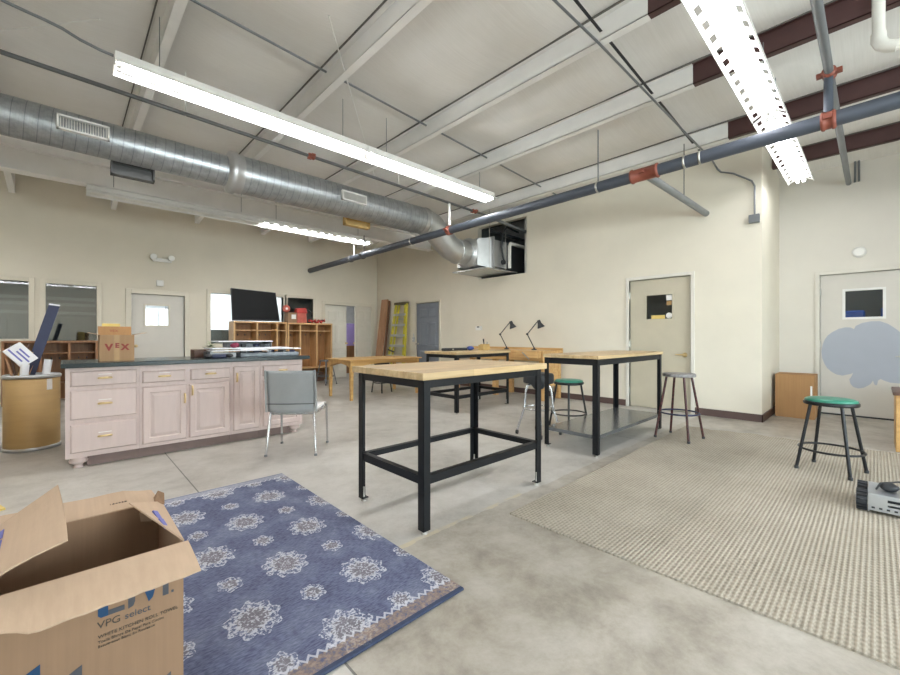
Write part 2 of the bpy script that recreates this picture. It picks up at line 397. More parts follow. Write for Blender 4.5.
# ------------------------------------------------------------------ shell
struct('floor', B(XMIN-.2, 9.6, YMIN-.2, 13.6, -.12, 0), 'floor')
LH = [(-2.3, -.46, 1.1, 2.1), (-.25, .435, 1.05, 2.09), (.955, 1.855, 0, 2.0), (2.345, 3.95, .98, 2.11), (4.05, 4.72, .98, 2.12), (5.06, 6.5, 0, 2.0)]
struct('wall_left', wallmesh('y', LY, LY+.12, XMIN-.2, 9.5, 0, 4.45, LH), 'wall')
RH = [(4.83, 6.15, 2.42, 3.56), (1.885, 2.79, 0, 2.05), (7.44, 8.34, 0, 2.01)]
struct('wall_right', wallmesh('x', WX, WX+.12, CYc, LY+.12, 0, 3.95, RH), 'wall')
struct('wall_return', B(WX+.12, RX+.12, CYc, CYc+.12, 0, 3.95), 'wall')
struct('wall_recess', wallmesh('x', RX, RX+.12, YMIN, CYc, 0, 3.95, [(-.38, .575, 0, 2.045)]), 'wall2')
struct('wall_rear', wallmesh('y', YMIN-.12, YMIN, XMIN-.2, RX+.2, 0, 4.5, [(1.6, 5.2, .9, 2.6)]), 'wall')
struct('wall_near', wallmesh('x', XMIN-.2, XMIN, YMIN, LY, 0, 4.5, [(-3.9, -.6, .9, 2.6)]), 'wall')
bm = BM()
box(bm, WX-.012, WX, 1.033, 1.83, 0, .1); box(bm, WX-.012, WX, 2.845, 7.38, 0, .1); box(bm, WX-.012, WX, 8.4, LY, 0, .1)
struct('baseboard_right', bm, 'base')
struct('baseboard_return', B(WX-.012, RX, CYc-.012, CYc, 0, .1), 'base')
bm = BM(); box(bm, RX-.012, RX, .64, 1.033, 0, .1); box(bm, RX-.012, RX, -3.0, -.45, 0, .1)
struct('baseboard_recess', bm, 'base')

# ceiling: insulation facing sagging between the purlins, deck above
PX = [-3.42, -2.05, -.68, .66, 2.06, 3.44, 4.62, 6.03, 7.40]
bm = BM()
xs = []
edges = [XMIN-.2]+PX+[9.2]
for a, b in zip(edges, edges[1:]): xs += [a+(b-a)*i/10 for i in range(10)]
xs.append(9.2)
ys = [YMIN-.2+i*.3 for i in range(0, 51)]
def sag(x, y):
    for a, b in zip(edges, edges[1:]):
        if a <= x <= b:
            s = math.sin(PI*(x-a)/(b-a)); break
    # straps under the blanket pinch the sag at y = 4 and y = 1.5
    p = min(1, min(abs(y-4.0), abs(y-1.5), abs(y-7.75))/.65); p = math.sin(p*PI/2)
    return s*(.02+.11*p)
V = [[bm.verts.new((x, y, roof(x)-sag(x, y))) for x in xs] for y in ys]
for i in range(len(ys)-1):
    for j in range(len(xs)-1):
        bm.faces.new((V[i][j], V[i+1][j], V[i+1][j+1], V[i][j+1])).smooth = True
box(bm, XMIN-.2, 9.2, YMIN-.2, 13.6, 4.36, 4.4, 0)
ceil = struct('ceiling', bm, 'fabric')
ceil['label'] = 'white insulated ceiling'
# dark seams beside the purlins and bridging bars under the blanket
for i, x in enumerate(PX):
    if x < 0: continue
    obj('blanket_seam', B(x-.083, x-.073, YMIN, LY-.01, roof(x)-.034, roof(x)-.016), 'dark_gap', ceil)
for a, b in zip(PX[2:-1], PX[3:]):
    bm = BM(); tube(bm, [(a+.02, 4.0, roof(a)-.10), (b-.06, 4.0, roof(b)-.10)], .012, 6)
    obj('bridging_bar', bm, 'pipe2', ceil)
for a, b in zip(PX[4:-1], PX[5:]):
    obj('bridging_strap', quadbox(BM(), [(a+.12, 1.65, roof(a)-.15), (b-.03, 1.65, roof(b)-.15), (b-.03, 1.675, roof(b)-.15), (a+.12, 1.675, roof(a)-.15),
        (a+.12, 1.65, roof(a)-.145), (b-.03, 1.65, roof(b)-.145), (b-.03, 1.675, roof(b)-.145), (a+.12, 1.675, roof(a)-.145)]), 'dark', ceil)
# purlins (Z sections): wrapped white over most of their length, bare maroon towards the recess
def zsec(bm, x, y0, y1, g=0, mi=0):
    zt, h = roof(x)-.004, .2; t = .006+g
    zz = zt-h
    box(bm, x-.065-g, x+t/2, y0, y1, zt-t, zt, mi)
    box(bm, x-t/2, x+t/2, y0, y1, zz, zt, mi)
    box(bm, x-t/2, x+.07+g, y0, y1, zz-g, zz+t, mi)
    box(bm, x+.07-t+g, x+.07+g, y0, y1, zz, zz+.022, mi)
    return bm
PL = ['white roof purlin furthest left, beyond the frame of the photograph', 'white roof purlin whose end shows at the top left above the windows',
      'white roof purlin crossing above the left end of the lit light row', 'white roof purlin above the middle of the lit light row, crossed by the tension wire',
      'white roof purlin above the right end of the lit light row, maroon at top edge', 'white roof purlin with maroon end left of the large right-hand light',
      'white roof purlin nearest the right wall, maroon past the large right-hand light', 'bare maroon purlin in the recess above the right-hand door']
for i, x in enumerate(PX[1:]):
    t = thing('roof_purlin', PL[i], 'roof beam', (x, 3, roof(x)-.2), 0, None, True)
    if x > 7: obj('steel_section', zsec(BM(), x, YMIN, CYc-.01), 'maroon', t); continue
    ye = LY-.005
    obj('steel_section', zsec(BM(), x, YMIN, 1.28), 'maroon', t)
    obj('white_wrap', zsec(BM(), x, 1.28, ye, .003), 'beam', t)
    if -1 < x < 6: obj('end_haunch', quadbox(BM(), [(x-.02, 8.0, roof(x)-.205), (x+.06, 8.0, roof(x)-.205), (x+.06, ye, 3.60), (x-.02, ye, 3.60), (x-.02, 8.0, roof(x)-.15), (x+.06, 8.0, roof(x)-.15), (x+.06, ye, roof(x)-.15), (x-.02, ye, roof(x)-.15)]), 'beam', t)
bm = BM(); box(bm, XMIN, WX-.005, 7.66, 7.86, 3.30, 3.315); box(bm, XMIN, WX-.005, 7.755, 7.765, 3.315, 3.79); box(bm, XMIN, WX-.4, 7.66, 7.86, 3.60, 3.612)
solo('roof_rafter', bm, 'beam', 'deep white I-beam rafter running along the left wall beneath the purlins', 'roof beam')
bm = BM(); tube(bm, [(1.62, 3.2, 3.86), (4.44, 6.58, 3.74)], .007, 6)
solo('tension_wire', bm, 'white', 'thin white diagonal bracing wire across ceiling above the lit light row', 'wire')
bm = BM(); tube(bm, [(-.9, 6.1, 3.93), (.22, 4.65, 3.90)], .007, 6)
solo('tension_wire', bm, 'white', 'thin white bracing wire at top left corner of ceiling', 'wire')

# ------------------------------------------------------------------ windows and doors
def window_left(n, x0, x1, z0, z1, pane='glass_refl', mull=()):
    fw = .075
    bm = BM(); y0, y1 = LY-.03, LY+.13
    box(bm, x0-fw, x0, y0, y1, z0-fw, z1+fw); box(bm, x1, x1+fw, y0, y1, z0-fw, z1+fw)
    box(bm, x0, x1, y0, y1, z1, z1+fw); box(bm, x0, x1, y0, y1, z0-fw, z0)
    w = struct('window_%d' % n, bm, 'trim', bev=.004)
    for m in mull: obj('mullion', B(m-.012, m+.012, LY+.02, LY+.08, z0, z1), 'trim', w)
    obj('pane', B(x0, x1, LY+.05, LY+.056, z0, z1), pane, w)
    return w
window_left(1, -2.3, -.46, 1.1, 2.1); window_left(2, -.25, .435, 1.05, 2.09)
window_left(3, 2.345, 3.95, .98, 2.11, 'glass', ()); window_left(4, 4.05, 4.72, .98, 2.12, 'glass')
def frame_y(bm, x0, x1, z1, y0, y1, w=.09, p=0):
    box(bm, x0-w, x0, y0, y1, 0, z1+w); box(bm, x1, x1+w, y0, y1, 0, z1+w); box(bm, x0, x1, y0, y1, z1, z1+w); return bm
def frame_x(bm, y0, y1, z1, x0, x1, w=.06):
    box(bm, x0, x1, y0-w, y0, 0, z1+w); box(bm, x0, x1, y1, y1+w, 0, z1+w); box(bm, x0, x1, y0, y1, z1, z1+w); return bm
# left wall single door with a small bright window
d = struct('door_1', frame_y(BM(), .955, 1.855, 2.0, LY-.025, LY+.125), 'trim', bev=.004)
lf = obj('leaf', wallmesh('y', LY+.04, LY+.085, .962, 1.848, .008, 1.993, [(1.185, 1.575, 1.37, 1.775)]), 'door_off', d)
bm = BM(); fr = .028
box(bm, 1.185-fr, 1.185, LY+.03, LY+.09, 1.37-fr, 1.775+fr); box(bm, 1.575, 1.575+fr, LY+.03, LY+.09, 1.37-fr, 1.775+fr); box(bm, 1.185, 1.575, LY+.03, LY+.09, 1.775, 1.775+fr); box(bm, 1.185, 1.575, LY+.03, LY+.09, 1.37-fr, 1.37)
obj('glazing_bead', bm, 'trim', lf); obj('pane', B(1.185, 1.575, LY+.06, LY+.065, 1.37, 1.775), 'glass', lf)
bm = lathe(BM(), [(.03, 0), (.03, -.012), (.012, -.014), (.012, -.05), (.028, -.055), (.028, -.08), (.01, -.085)], (1.03, LY+.04, .95), 14, axis='y'); obj('knob', bm, 'brass', lf)
# left wall double door
d = struct('door_2', frame_y(BM(), 5.06, 6.5, 2.0, LY-.025, LY+.125), 'trim', bev=.004)
def panel_leaf(w, rows, mat, name='leaf', parent=None, th=.045):
    """leaf in local coords: hinge at x=0, spans x 0..w, y 0..th; raised panels both sides"""
    bm = B(0, w, 0, th, .008, 1.993)
    o = obj(name, bm, mat, parent)
    for (a, b, c, e) in rows:
        bm = BM()
        for y, s in ((0, -1), (th, 1)):
            P = [(a, y, c), (b, y, c), (b, y, e), (a, y, e)]; q = .03
            I = [(a+q, y+s*.012, c+q), (b-q, y+s*.012, c+q), (b-q, y+s*.012, e-q), (a+q, y+s*.012, e-q)]
            v = [bm.verts.new(p) for p in P]; u = [bm.verts.new(p) for p in I]
            bm.faces.new(u)
            for i in range(4): bm.faces.new((v[i], v[(i+1) % 4], u[(i+1) % 4], u[i]))
        obj('door_panel', bm, mat, o)
    return o
pr2 = [(.1, .34, 1.55, 1.85), (.4, .62, 1.55, 1.85), (.1, .34, .95, 1.45), (.4, .62, .95, 1.45), (.1, .34, .2, .82), (.4, .62, .2, .82)]
a = panel_leaf(.66, pr2, 'door_white', 'leaf', d); a.location = (5.065, LY+.04, 0)
b = panel_leaf(.71, [(.71-q, .71-p, r, s) for (p, q, r, s) in pr2], 'door_white', 'leaf', d); b.location = (6.495, LY+.05, 0); b.rotation_euler = (0, 0, PI+math.radians(21))
for L, xx in ((a, .64), (b, .65)):
    obj('knob', lathe(BM(), [(.028, 0), (.028, -.012), (.012, -.014), (.012, -.04), (.026, -.045), (.026, -.07)], (xx, 0, .95), 12, axis='y'), 'brass', L)
# blue six panel door in the right wall
d = struct('door_3', frame_x(BM(), 7.44, 8.34, 2.01, WX-.02, WX+.125, .05), 'trim', bev=.003)
L = panel_leaf(.892, [(.12, .41, 1.62, 1.86), (.48, .77, 1.62, 1.86), (.12, .41, .9, 1.5), (.48, .77, .9, 1.5), (.12, .41, .2, .78), (.48, .77, .2, .78)], 'door_blue', 'leaf', d)
L.location = (WX+.06, 7.444, 0); L.rotation_euler = (0, 0, PI/2)
obj('knob', lathe(BM(), [(.028, 0), (.028, .012), (.012, .014), (.012, .045), (.026, .05), (.026, .08)], (.83, .045, .95), 12, axis='y'), 'zinc', L)
# tan door with a dark window
d = struct('door_4', frame_x(BM(), 1.885, 2.79, 2.05, WX-.02, WX+.125, .05), 'wall2', bev=.003)
lf = obj('leaf', wallmesh('x', WX+.03, WX+.075, 1.89, 2.785, .01, 2.043, [(2.15, 2.525, 1.415, 1.79)]), 'door_tan', d)
bm = BM(); fr = .03
for (p, q, r, s) in ((2.15-fr, 2.15, 1.415-fr, 1.79+fr), (2.525, 2.525+fr, 1.415-fr, 1.79+fr), (2.15, 2.525, 1.79, 1.79+fr), (2.15, 2.525, 1.415-fr, 1.415)): box(bm, WX+.022, WX+.083, p, q, r, s)
obj('glazing_bead', bm, 'door_tan', lf); obj('pane', B(WX+.05, WX+.055, 2.15, 2.525, 1.415, 1.79), 'glass', lf)
obj('notice', B(WX+.044, WX+.049, 2.16, 2.24, 1.70, 1.785), 'label', lf); obj('photo_sticker', B(WX+.044, WX+.049, 2.165, 2.235, 1.625, 1.69), 'tape', lf)
obj('yellow_sign', B(WX+.044, WX+.049, 2.26, 2.46, 1.418, 1.475), 'yellow', lf); obj('round_sticker', disc(BM(), (WX+.044, 2.2, 1.465), .045, .005, 20, 'x'), 'label', lf)
for z in (.25, 1.02, 1.8): obj('hinge', tube(BM(), [(WX+.018, 2.79, z-.05), (WX+.018, 2.79, z+.05)], .012, 8), 'zinc', lf)
bm = lathe(BM(), [(.034, 0), (.034, -.012), (.014, -.014), (.014, -.045)], (WX+.03, 1.975, .865), 16, axis='x'); tube(bm, [(WX-.022, 1.975, .865), (WX-.026, 2.09, .868)], [.012, .009], 8)
obj('lever_handle', bm, 'brass', lf)
# door in the recess with a pale blue painted blot
d = struct('door_5', frame_x(BM(), -.38, .575, 2.045, RX-.02, RX+.125, .05), 'wall2', bev=.003)
lf = obj('leaf', wallmesh('x', RX+.02, RX+.065, -.375, .57, .02, 2.04, [(-.065, .305, 1.415, 1.79)]), 'door_off', d)
bm = BM()
for (p, q, r, s) in ((-.065-fr, -.065, 1.415-fr, 1.79+fr), (.305, .305+fr, 1.415-fr, 1.79+fr), (-.065, .305, 1.79, 1.79+fr), (-.065, .305, 1.415-fr, 1.415)): box(bm, RX+.012, RX+.073, p, q, r, s)
obj('glazing_bead', bm, 'white', lf); obj('pane', B(RX+.04, RX+.045, -.065, .305, 1.415, 1.79), 'glass', lf)
mp = [(.558, .912), (.545, 1.02), (.525, 1.089), (.49, 1.155), (.44, 1.205), (.375, 1.25), (.305, 1.272), (.25, 1.268), (.215, 1.245), (.2, 1.29), (.135, 1.33), (.05, 1.352), (-.037, 1.351), (-.11, 1.315), (-.175, 1.254), (-.25, 1.17), (-.3, 1.0), (-.31, .8), (-.28, .6), (-.22, .507), (-.13, .513), (-.074, .536), (-.045, .555), (-.018, .531), (-.012, .48), (.0, .461), (.018, .48), (.029, .528), (.05, .48), (.077, .454), (.12, .42), (.174, .404), (.22, .42), (.25, .46), (.264, .523), (.24, .575), (.225, .62), (.25, .605), (.336, .575), (.4, .588), (.451, .625), (.495, .675), (.525, .737), (.55, .82)]
lab(obj('paint_patch', slab(BM(), [(RX+.0195, y, z) for y, z in mp], (-.001, 0, 0)), 'mural', lf), 'pale blue cloud-shaped paint patch')
for z in (.25, 1.02, 1.8): obj('hinge', tube(BM(), [(RX+.008, .573, z-.05), (RX+.008, .573, z+.05)], .012, 8), 'zinc', lf)
bm = lathe(BM(), [(.034, 0), (.034, -.012), (.014, -.014), (.014, -.045)], (RX+.02, -.29, .87), 16, axis='x'); tube(bm, [(RX-.03, -.29, .87), (RX-.034, -.18, .872)], [.012, .009], 8)
obj('lever_handle', bm, 'zinc', lf)
obj('threshold_gap', B(RX+.0, RX+.07, -.375, .57, 0, .018), 'dark', d)

# ------------------------------------------------------------------ rooms beyond the openings
bm = BM(); box(bm, XMIN-.2, 9.5, 13.4, 13.5, 0, 3.2); box(bm, 1.98, 2.06, LY+.12, 13.4, 0, 3.2); box(bm, XMIN-.2, 9.5, LY+.12, 13.4, 2.75, 2.8); box(bm, XMIN-.2, XMIN-.1, LY+.12, 13.4, 0, 2.75); box(bm, 3.97, 4.03, LY+.12, 13.4, 0, 2.75); box(bm, 4.83, 4.9, LY+.12, 13.4, 0, 2.75); box(bm, 9.4, 9.5, LY+.12, 13.4, 0, 2.75); box(bm, .82, .86, LY+.12, 13.4, 0, 2.75)
struct('wall_beyond', bm, 'bright_wall')
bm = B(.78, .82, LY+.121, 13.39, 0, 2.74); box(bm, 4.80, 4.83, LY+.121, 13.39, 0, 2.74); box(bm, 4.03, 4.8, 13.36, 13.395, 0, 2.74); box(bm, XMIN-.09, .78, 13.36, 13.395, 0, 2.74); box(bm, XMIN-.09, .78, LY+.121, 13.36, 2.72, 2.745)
struct('wall_beyond_dim', bm, 'back_room_grey')  # grey wall colour stands in for low light in these rooms
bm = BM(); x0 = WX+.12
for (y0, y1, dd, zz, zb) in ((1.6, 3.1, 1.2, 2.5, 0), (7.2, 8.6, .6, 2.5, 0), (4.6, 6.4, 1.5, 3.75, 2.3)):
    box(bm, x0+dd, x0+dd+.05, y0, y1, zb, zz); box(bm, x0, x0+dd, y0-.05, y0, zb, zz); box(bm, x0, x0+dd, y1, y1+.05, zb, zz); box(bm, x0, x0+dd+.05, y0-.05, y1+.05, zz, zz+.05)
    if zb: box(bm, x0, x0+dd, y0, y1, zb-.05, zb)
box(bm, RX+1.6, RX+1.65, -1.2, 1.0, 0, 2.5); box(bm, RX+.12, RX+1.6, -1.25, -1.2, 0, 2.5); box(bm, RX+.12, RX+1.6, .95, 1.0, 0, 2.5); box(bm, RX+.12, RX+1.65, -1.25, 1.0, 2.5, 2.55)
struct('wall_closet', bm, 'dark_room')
for (x, y, w, h) in ((3.2, 11.8, 1.2, 1.6), (1.45, 11.6, .6, 1.2), (6.0, 11.0, .6, .6), (-1.6, 11.9, .35, .35), (.1, 12.2, .3, .3)):
    bm = BM(); box(bm, x-w/2, x+w/2, y-h/2, y+h/2, 2.70, 2.715)
    f = solo('fill_light_panel', bm, 'back_room_fill', 'added light panel brightening a room behind the left wall', 'ceiling light', 'added light panels in the back rooms')  # unseen panels added to light the back rooms
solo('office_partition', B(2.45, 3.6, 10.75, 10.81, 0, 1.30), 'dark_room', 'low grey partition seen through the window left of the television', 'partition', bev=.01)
solo('filing_cabinet', B(4.1, 4.75, 12.6, 13.3, 0, 1.9), 'back_room_grey', 'grey cabinet seen through the small window behind the red bag', 'cabinet', bev=.01)
for q, (z, m) in enumerate(((1.66, 'first'), (1.86, 'second'), (2.0, 'third'))): solo('reflection_bar', B(-3.9, .76, 13.2, 13.3, z, z+.07), 'foam', 'white bar imitating a reflected beam in the left windows, %s from the bottom' % m, 'rail')  # bars stand in for ceiling beams mirrored in the window glass
solo('storage_shelf', B(-1.9, -.9, 12.7, 13.15, 0, 1.62), 'grey_part', 'grey cabinet seen through the leftmost window', 'cabinet', bev=.01)
solo('office_desk_screen', B(-.2, .35, 12.0, 12.06, .7, 1.55), 'back_room_grey', 'grey board seen through the window above the low cubby', 'board', bev=.01)
solo('lavender_panel', B(6.1, 6.9, 11.4, 11.45, .85, 1.55), 'purple', 'lavender panel glimpsed through the gap of the double doors', 'panel', bev=.01)
solo('storage_crate', B(6.05, 6.75, 11.32, 11.8, 0, .85), 'old_oak', 'brown crate glimpsed through the gap of the double doors below the lavender panel', 'crate', bev=.01)
solo('storage_bin', B(RX+.9, RX+1.3, .12, .42, 1.2, 1.55), 'lamp_blue', 'blue bin seen at the left of the recess door window', 'bin', bev=.02)
solo('storage_bin', B(RX+.9, RX+1.3, -.4, -.05, 1.2, 1.58), 'lamp_blue', 'blue bin seen at the right of the recess door window', 'bin', bev=.02)
bm = B(RX+.5, RX+.9, -.2, .2, 2.46, 2.475)
solo('fill_light_panel', bm, 'back_room_fill', 'small fill light added in the closet behind the recess door', 'ceiling light')  # added glow so the bins show in the dark closet
solo('storage_rack', B(RX+.88, RX+1.5, -.9, .9, 1.14, 1.2), 'dark', 'dark shelf behind the window of the recess door', 'shelf')

# ------------------------------------------------------------------ small wall fittings
t = thing('emergency_light', 'twin-head white emergency light high on the left wall', 'emergency light', (1.45, LY-.03, 2.72), 0, None, True)
obj('body', B(1.3, 1.62, LY-.05, LY, 2.68, 2.75), 'white', t, .008)
for x in (1.30, 1.60): obj('lamp_head', lathe(BM(), [(.025, .05), (.055, 0), (.06, -.07), (.05, -.075)], (x, LY-.07, 2.76), 14, axis='y'), 'white', t)
solo('wall_sensor', B(1.36, 1.48, LY-.05, LY, 2.18, 2.30), 'white', 'small white box on the left wall above the single door', 'sensor', bev=.008)
t = thing('light_switch', 'light switch with conduit box beside the slate blue door', 'light switch', (WX, 8.43, 1.06), 0, None, True)
obj('box', B(WX-.04, WX, 8.40, 8.47, 1.0, 1.12), 'galv', t, .004); obj('conduit', tube(BM(), [(WX-.02, 8.435, 1.12), (WX-.02, 8.435, 1.22)], .01, 8), 'galv', t); obj('toggle', B(WX-.052, WX-.04, 8.425, 8.44, 1.045, 1.075), 'white', t)
t = thing('thermostat', 'small white thermostat on the right wall above the tool block', 'thermostat', (WX, 6.1, 1.3), 0, None, True)
obj('cover', B(WX-.03, WX, 6.02, 6.2, 1.28, 1.37), 'white', t, .006); obj('dial', B(WX-.034, WX-.03, 6.08, 6.15, 1.34, 1.365), 'dark', t)
solo('round_detector', lathe(BM(), [(.075, 0), (.075, -.02), (.05, -.03)], (RX, .165, 2.33), 24, axis='x'), 'white', 'white round disc on the wall above the recess door', 'detector')
t = thing('electrical_conduit', 'grey electrical conduit running along the right ceiling down to a junction box', 'conduit', (WX, 1.12, 2.7), 0, None, True)
obj('conduit', tube(BM(), [(1.9, 1.78, 3.80), (3.4, 1.68, 3.72), (5.5, 1.60, 3.62), (6.45, 1.56, 3.58), (6.66, 1.54, 3.5), (6.68, 1.5, 3.45), (6.68, 1.36, 3.39), (6.68, 1.15, 3.23), (6.68, 1.118, 3.15), (6.68, 1.118, 2.77)], .011, 8), 'pipe2', t)
obj('junction_box', B(WX-.06, WX, 1.065, 1.18, 2.66, 2.77), 'pipe2', t, .005)
t = thing('conduit_stub', 'short grey conduit drop on the recess wall right of the hanging light', 'conduit', (RX-.03, .2, 3.3), 0, None, True)
for dy in (-.02, .02): obj('pipe', tube(BM(), [(RX-.03, .185+dy, 3.32), (RX-.03, .185+dy, 3.7)], .012, 8), 'pipe2', t)

# ------------------------------------------------------------------ ceiling lights
def strip_light(label, loc, L=2.34, lit='tube_on', group='fluorescent strip lights'):
    t = thing('strip_light', label, 'ceiling light', loc, 0)
    obj('housing', B(0, L, -.055, .055, .04, .105), 'white', t, .004)
    for s in (-1, 1):
        bm = BM()
        def P(u): return (s*(.052+.076*u), .045-.045*u)          # wing: u 0..1 outward and down
        def strip(u0, u1, x0, x1):
            (ya, za), (yb, zb) = P(u0), P(u1)
            quadbox(bm, [(x0, ya, za), (x1, ya, za), (x1, yb, zb), (x0, yb, zb), (x0, ya, za+.003), (x1, ya, za+.003), (x1, yb, zb+.003), (x0, yb, zb+.003)])
        strip(0, .34, 0, L); strip(.78, 1, 0, L)
        n = 13; sl = .085; st = L/n
        for i in range(n+1):
            a = 0 if i == 0 else (i-.5)*st+sl/2; b = L if i == n else (i+.5)*st-sl/2
            strip(.34, .78, a, b)
        box(bm, 0, L, s*.13-.003, s*.13+.003, -.015, .001)
        obj('reflector_wing', bm, 'white', t)
    for y in (-.032, .032):
        tb = obj('tube', tube(BM(), [(.05, y, .012), (L-.05, y, .012)], .018, 10), lit or 'tube_off', t)
        for x in (.03, L-.03):
            obj('lamp_holder', B(x-.012, x+.012, y-.018, y+.018, -.012, .035), 'white', t)
    for x in (.3, L-.3): obj('hanger_wire', tube(BM(), [(x, 0, .105), (x, 0, .56)], .004, 6), 'pipe2', t)
    return t
ZL = 3.23
l1 = strip_light('near left half of the long lit light row below the white purlins', (.29, 4.25, 3.33), lit='tube_hot')
l2 = dup(l1, (2.635, 4.25, 3.33), label='far right half of the long lit light row, ending above the sprinkler pipe')
r1 = strip_light('near half of the big light at top right, cut by the frame edge', (2.52, .70, ZL))
r2 = dup(r1, (4.90, .70, ZL), label='far half of the big light at top right, end pointing at the recess door')
dup(r1, (.14, .70, ZL), label='extra fill light added above the camera, out of view')  # unseen lamp, added with the following ones as room fill
for x, w in ((-2.2, 'first'), (.2, 'second'), (2.6, 'third'), (5.0, 'fourth')): dup(r1, (x, -2.6, ZL), label='%s added fill light of the unseen row behind the camera' % w)  # added row, out of view, filling from behind
dup(r1, (-3.3, 1.2, ZL), label='fill light added left of the camera, out of view')  # unseen, added as fill from the left
dup(l1, (-3.0, 4.25, 3.33), label='fill light added beyond the left end of the long row, out of view')  # added out of view to brighten the left side
dup(l1, (-3.2, 7.74, 3.19), label='fill light added further left under the rafter, out of view')  # also added unseen, lifting the left wall
off = strip_light('unlit left half of the light row under the rafter', (.22, 7.74, 3.19), lit=None)
dup(l1, (2.565, 7.74, 3.19), label='lit right half of the light row under the rafter by the left wall')
# light hangers
def rod(name, label, a, b, r=.006, mat='pipe2', cat='hanger'): return solo(name, tube(BM(), [a, b], r, 6), mat, label, cat)

t = thing('power_cable', 'grey flexible cable feeding the left end of the lit light row', 'cable', (.25, 4.25, 3.4), 0, None, True)
obj('cable', tube(BM(), [(-.62, 4.25, 3.80), (-.52, 4.25, 3.58), (-.332, 4.25, 3.515), (-.21, 4.25, 3.50), (-.108, 4.25, 3.49), (-.016, 4.25, 3.475), (.084, 4.25, 3.44), (.202, 4.25, 3.418), (.285, 4.25, 3.412)], .012, 8), 'pipe2', t)

# ------------------------------------------------------------------ ducts and unit
DY, DZ = 5.75, 3.262  # duct and unit numbers scaled up about the camera to clear the sprinkler pipe
t = thing('spiral_duct', 'long galvanised round duct with vent grilles and a curved end', 'duct', (1.5, DY, DZ), 0, None, True)
obj('narrow_section', tube(BM(), [(XMIN+.005, DY, DZ), (1.55, DY, DZ)], .188, 40), 'spiral', t)
obj('collar', lathe(BM(), [(.193, 1.49), (.258, 1.52), (.263, 1.54), (.263, 1.59), (.245, 1.61), (.245, 1.67)], (0, DY, DZ), 40, axis='x'), 'galv', t)
obj('wide_section', tube(BM(), [(1.57, DY, DZ), (4.70, DY, DZ)], .238, 40), 'spiral', t)
el = [(4.64, DY, DZ), (4.83, DY, DZ), (5.0, DY, 3.21), (5.12, DY, 3.12), (5.33, DY, 2.96), (5.46, DY, 2.875), (5.64, DY, 2.835), (5.87, DY, 2.835)]
obj('elbow', tube(BM(), el, .234, 32), 'galv', t)
for (x, z) in ((4.80, DZ), (5.64, 2.835)):
    obj('seam_ring', lathe(BM(), [(.238, x-.02), (.25, x-.015), (.25, x+.015), (.238, x+.02)], (0, DY, z), 32, axis='x'), 'galv', t)
def grille(x, sg, w, mat='white', back='dark'):
    """rectangular register on a short collar; sg -1 faces the room, +1 faces the left wall"""
    R = .188 if x < 1.5 else .238; y = DY+sg*(R+.035); zc = DZ-(.0 if sg < 0 else .225)
    bm = BM(); h = .145; f = .018
    y0, y1 = sorted((y, y-sg*.10))
    for (p, q, r, s) in ((x, x+w, zc-h/2, zc-h/2+f), (x, x+w, zc+h/2-f, zc+h/2), (x, x+f, zc-h/2, zc+h/2), (x+w-f, x+w, zc-h/2, zc+h/2)): box(bm, p, q, y0, y1, r, s)
    g = obj('register', bm, mat, t, .002)
    obj('register_back', B(x+f, x+w-f, min(y-sg*.05, y-sg*.045), max(y-sg*.05, y-sg*.045), zc-h/2+f, zc+h/2-f), back, g)
    n = int(w/.022); bm = BM()
    for i in range(n):
        xx = x+f+(i+.5)*(w-2*f)/n; box(bm, xx-.003, xx+.003, min(y, y-sg*.02), max(y, y-sg*.03), zc-h/2+f, zc+h/2-f)
    obj('louvres', bm, mat, g)
grille(-.06, -1, .40); grille(3.0, -1, .42); grille(.37, 1, .40, 'pipe_dark', 'pipe_dark'); grille(3.3, 1, .46, 'tan_box', 'tan_box')
t = thing('air_handler', 'metal air handling unit sticking out of the dark wall opening', 'air handler', (6.2, DY, 2.47), 0, None, True)
obj('round_collar', lathe(BM(), [(.245, 5.87), (.26, 5.88), (.26, 5.93), (.31, 5.95)], (0, DY, 2.835), 32, axis='x'), 'galv', t)
obj('transition_box', quadbox(BM(), [(5.95, 5.47, 2.56), (6.21, 5.32, 2.52), (6.21, 6.12, 2.52), (5.95, 6.03, 2.56), (5.95, 5.47, 3.10), (6.21, 5.32, 3.13), (6.21, 6.12, 3.13), (5.95, 6.03, 3.10)]), 'galv', t, .006)
obj('flange', B(6.21, 6.235, 5.26, 6.14, 2.50, 3.15), 'galv', t, .004)
obj('coil_case', B(6.235, 6.66, 5.28, 6.12, 2.54, 3.09), 'galv', t, .006)
obj('drip_tray', B(5.9, 6.9, 5.2, 6.14, 2.47, 2.495), 'galv', t, .004)
obj('fan_case', B(6.68, 7.4, 5.28, 6.12, 2.53, 3.08), 'dark', t, .01)
obj('white_pipe', tube(BM(), [(6.66, 5.22, 2.55), (6.66, 5.22, 3.0), (6.69, 5.22, 3.06), (7.3, 5.22, 3.06)], .035, 10), 'pvc', t)
obj('refrigerant_line', tube(BM(), [(6.5, 5.24, 2.68), (6.42, 5.24, 2.96), (6.44, 5.22, 3.2), (6.6, 5.25, 3.4), (7.2, 5.4, 3.42)], .02, 8), 'dark', t)
obj('valve', disc(BM(), (6.5, 5.28, 2.66), .05, -.05, 14, 'y'), 'dark', t)
for x in (6.05, 6.55): obj('hanger_rod', tube(BM(), [(x, 5.24, 2.5), (x, 5.24, 3.7)], .006, 6), 'zinc', t)
rod('vertical_pipe', 'vertical pale pipe inside the dark opening above the air handler', (7.05, 5.08, 2.42), (7.05, 5.08, 3.7), .04, 'pvc', 'pipe')
rod('cross_pipe', 'pale horizontal pipe crossing the dark wall opening', (5.75, 4.96, 3.36), (7.6, 4.96, 3.25), .028, 'pipe2', 'pipe')
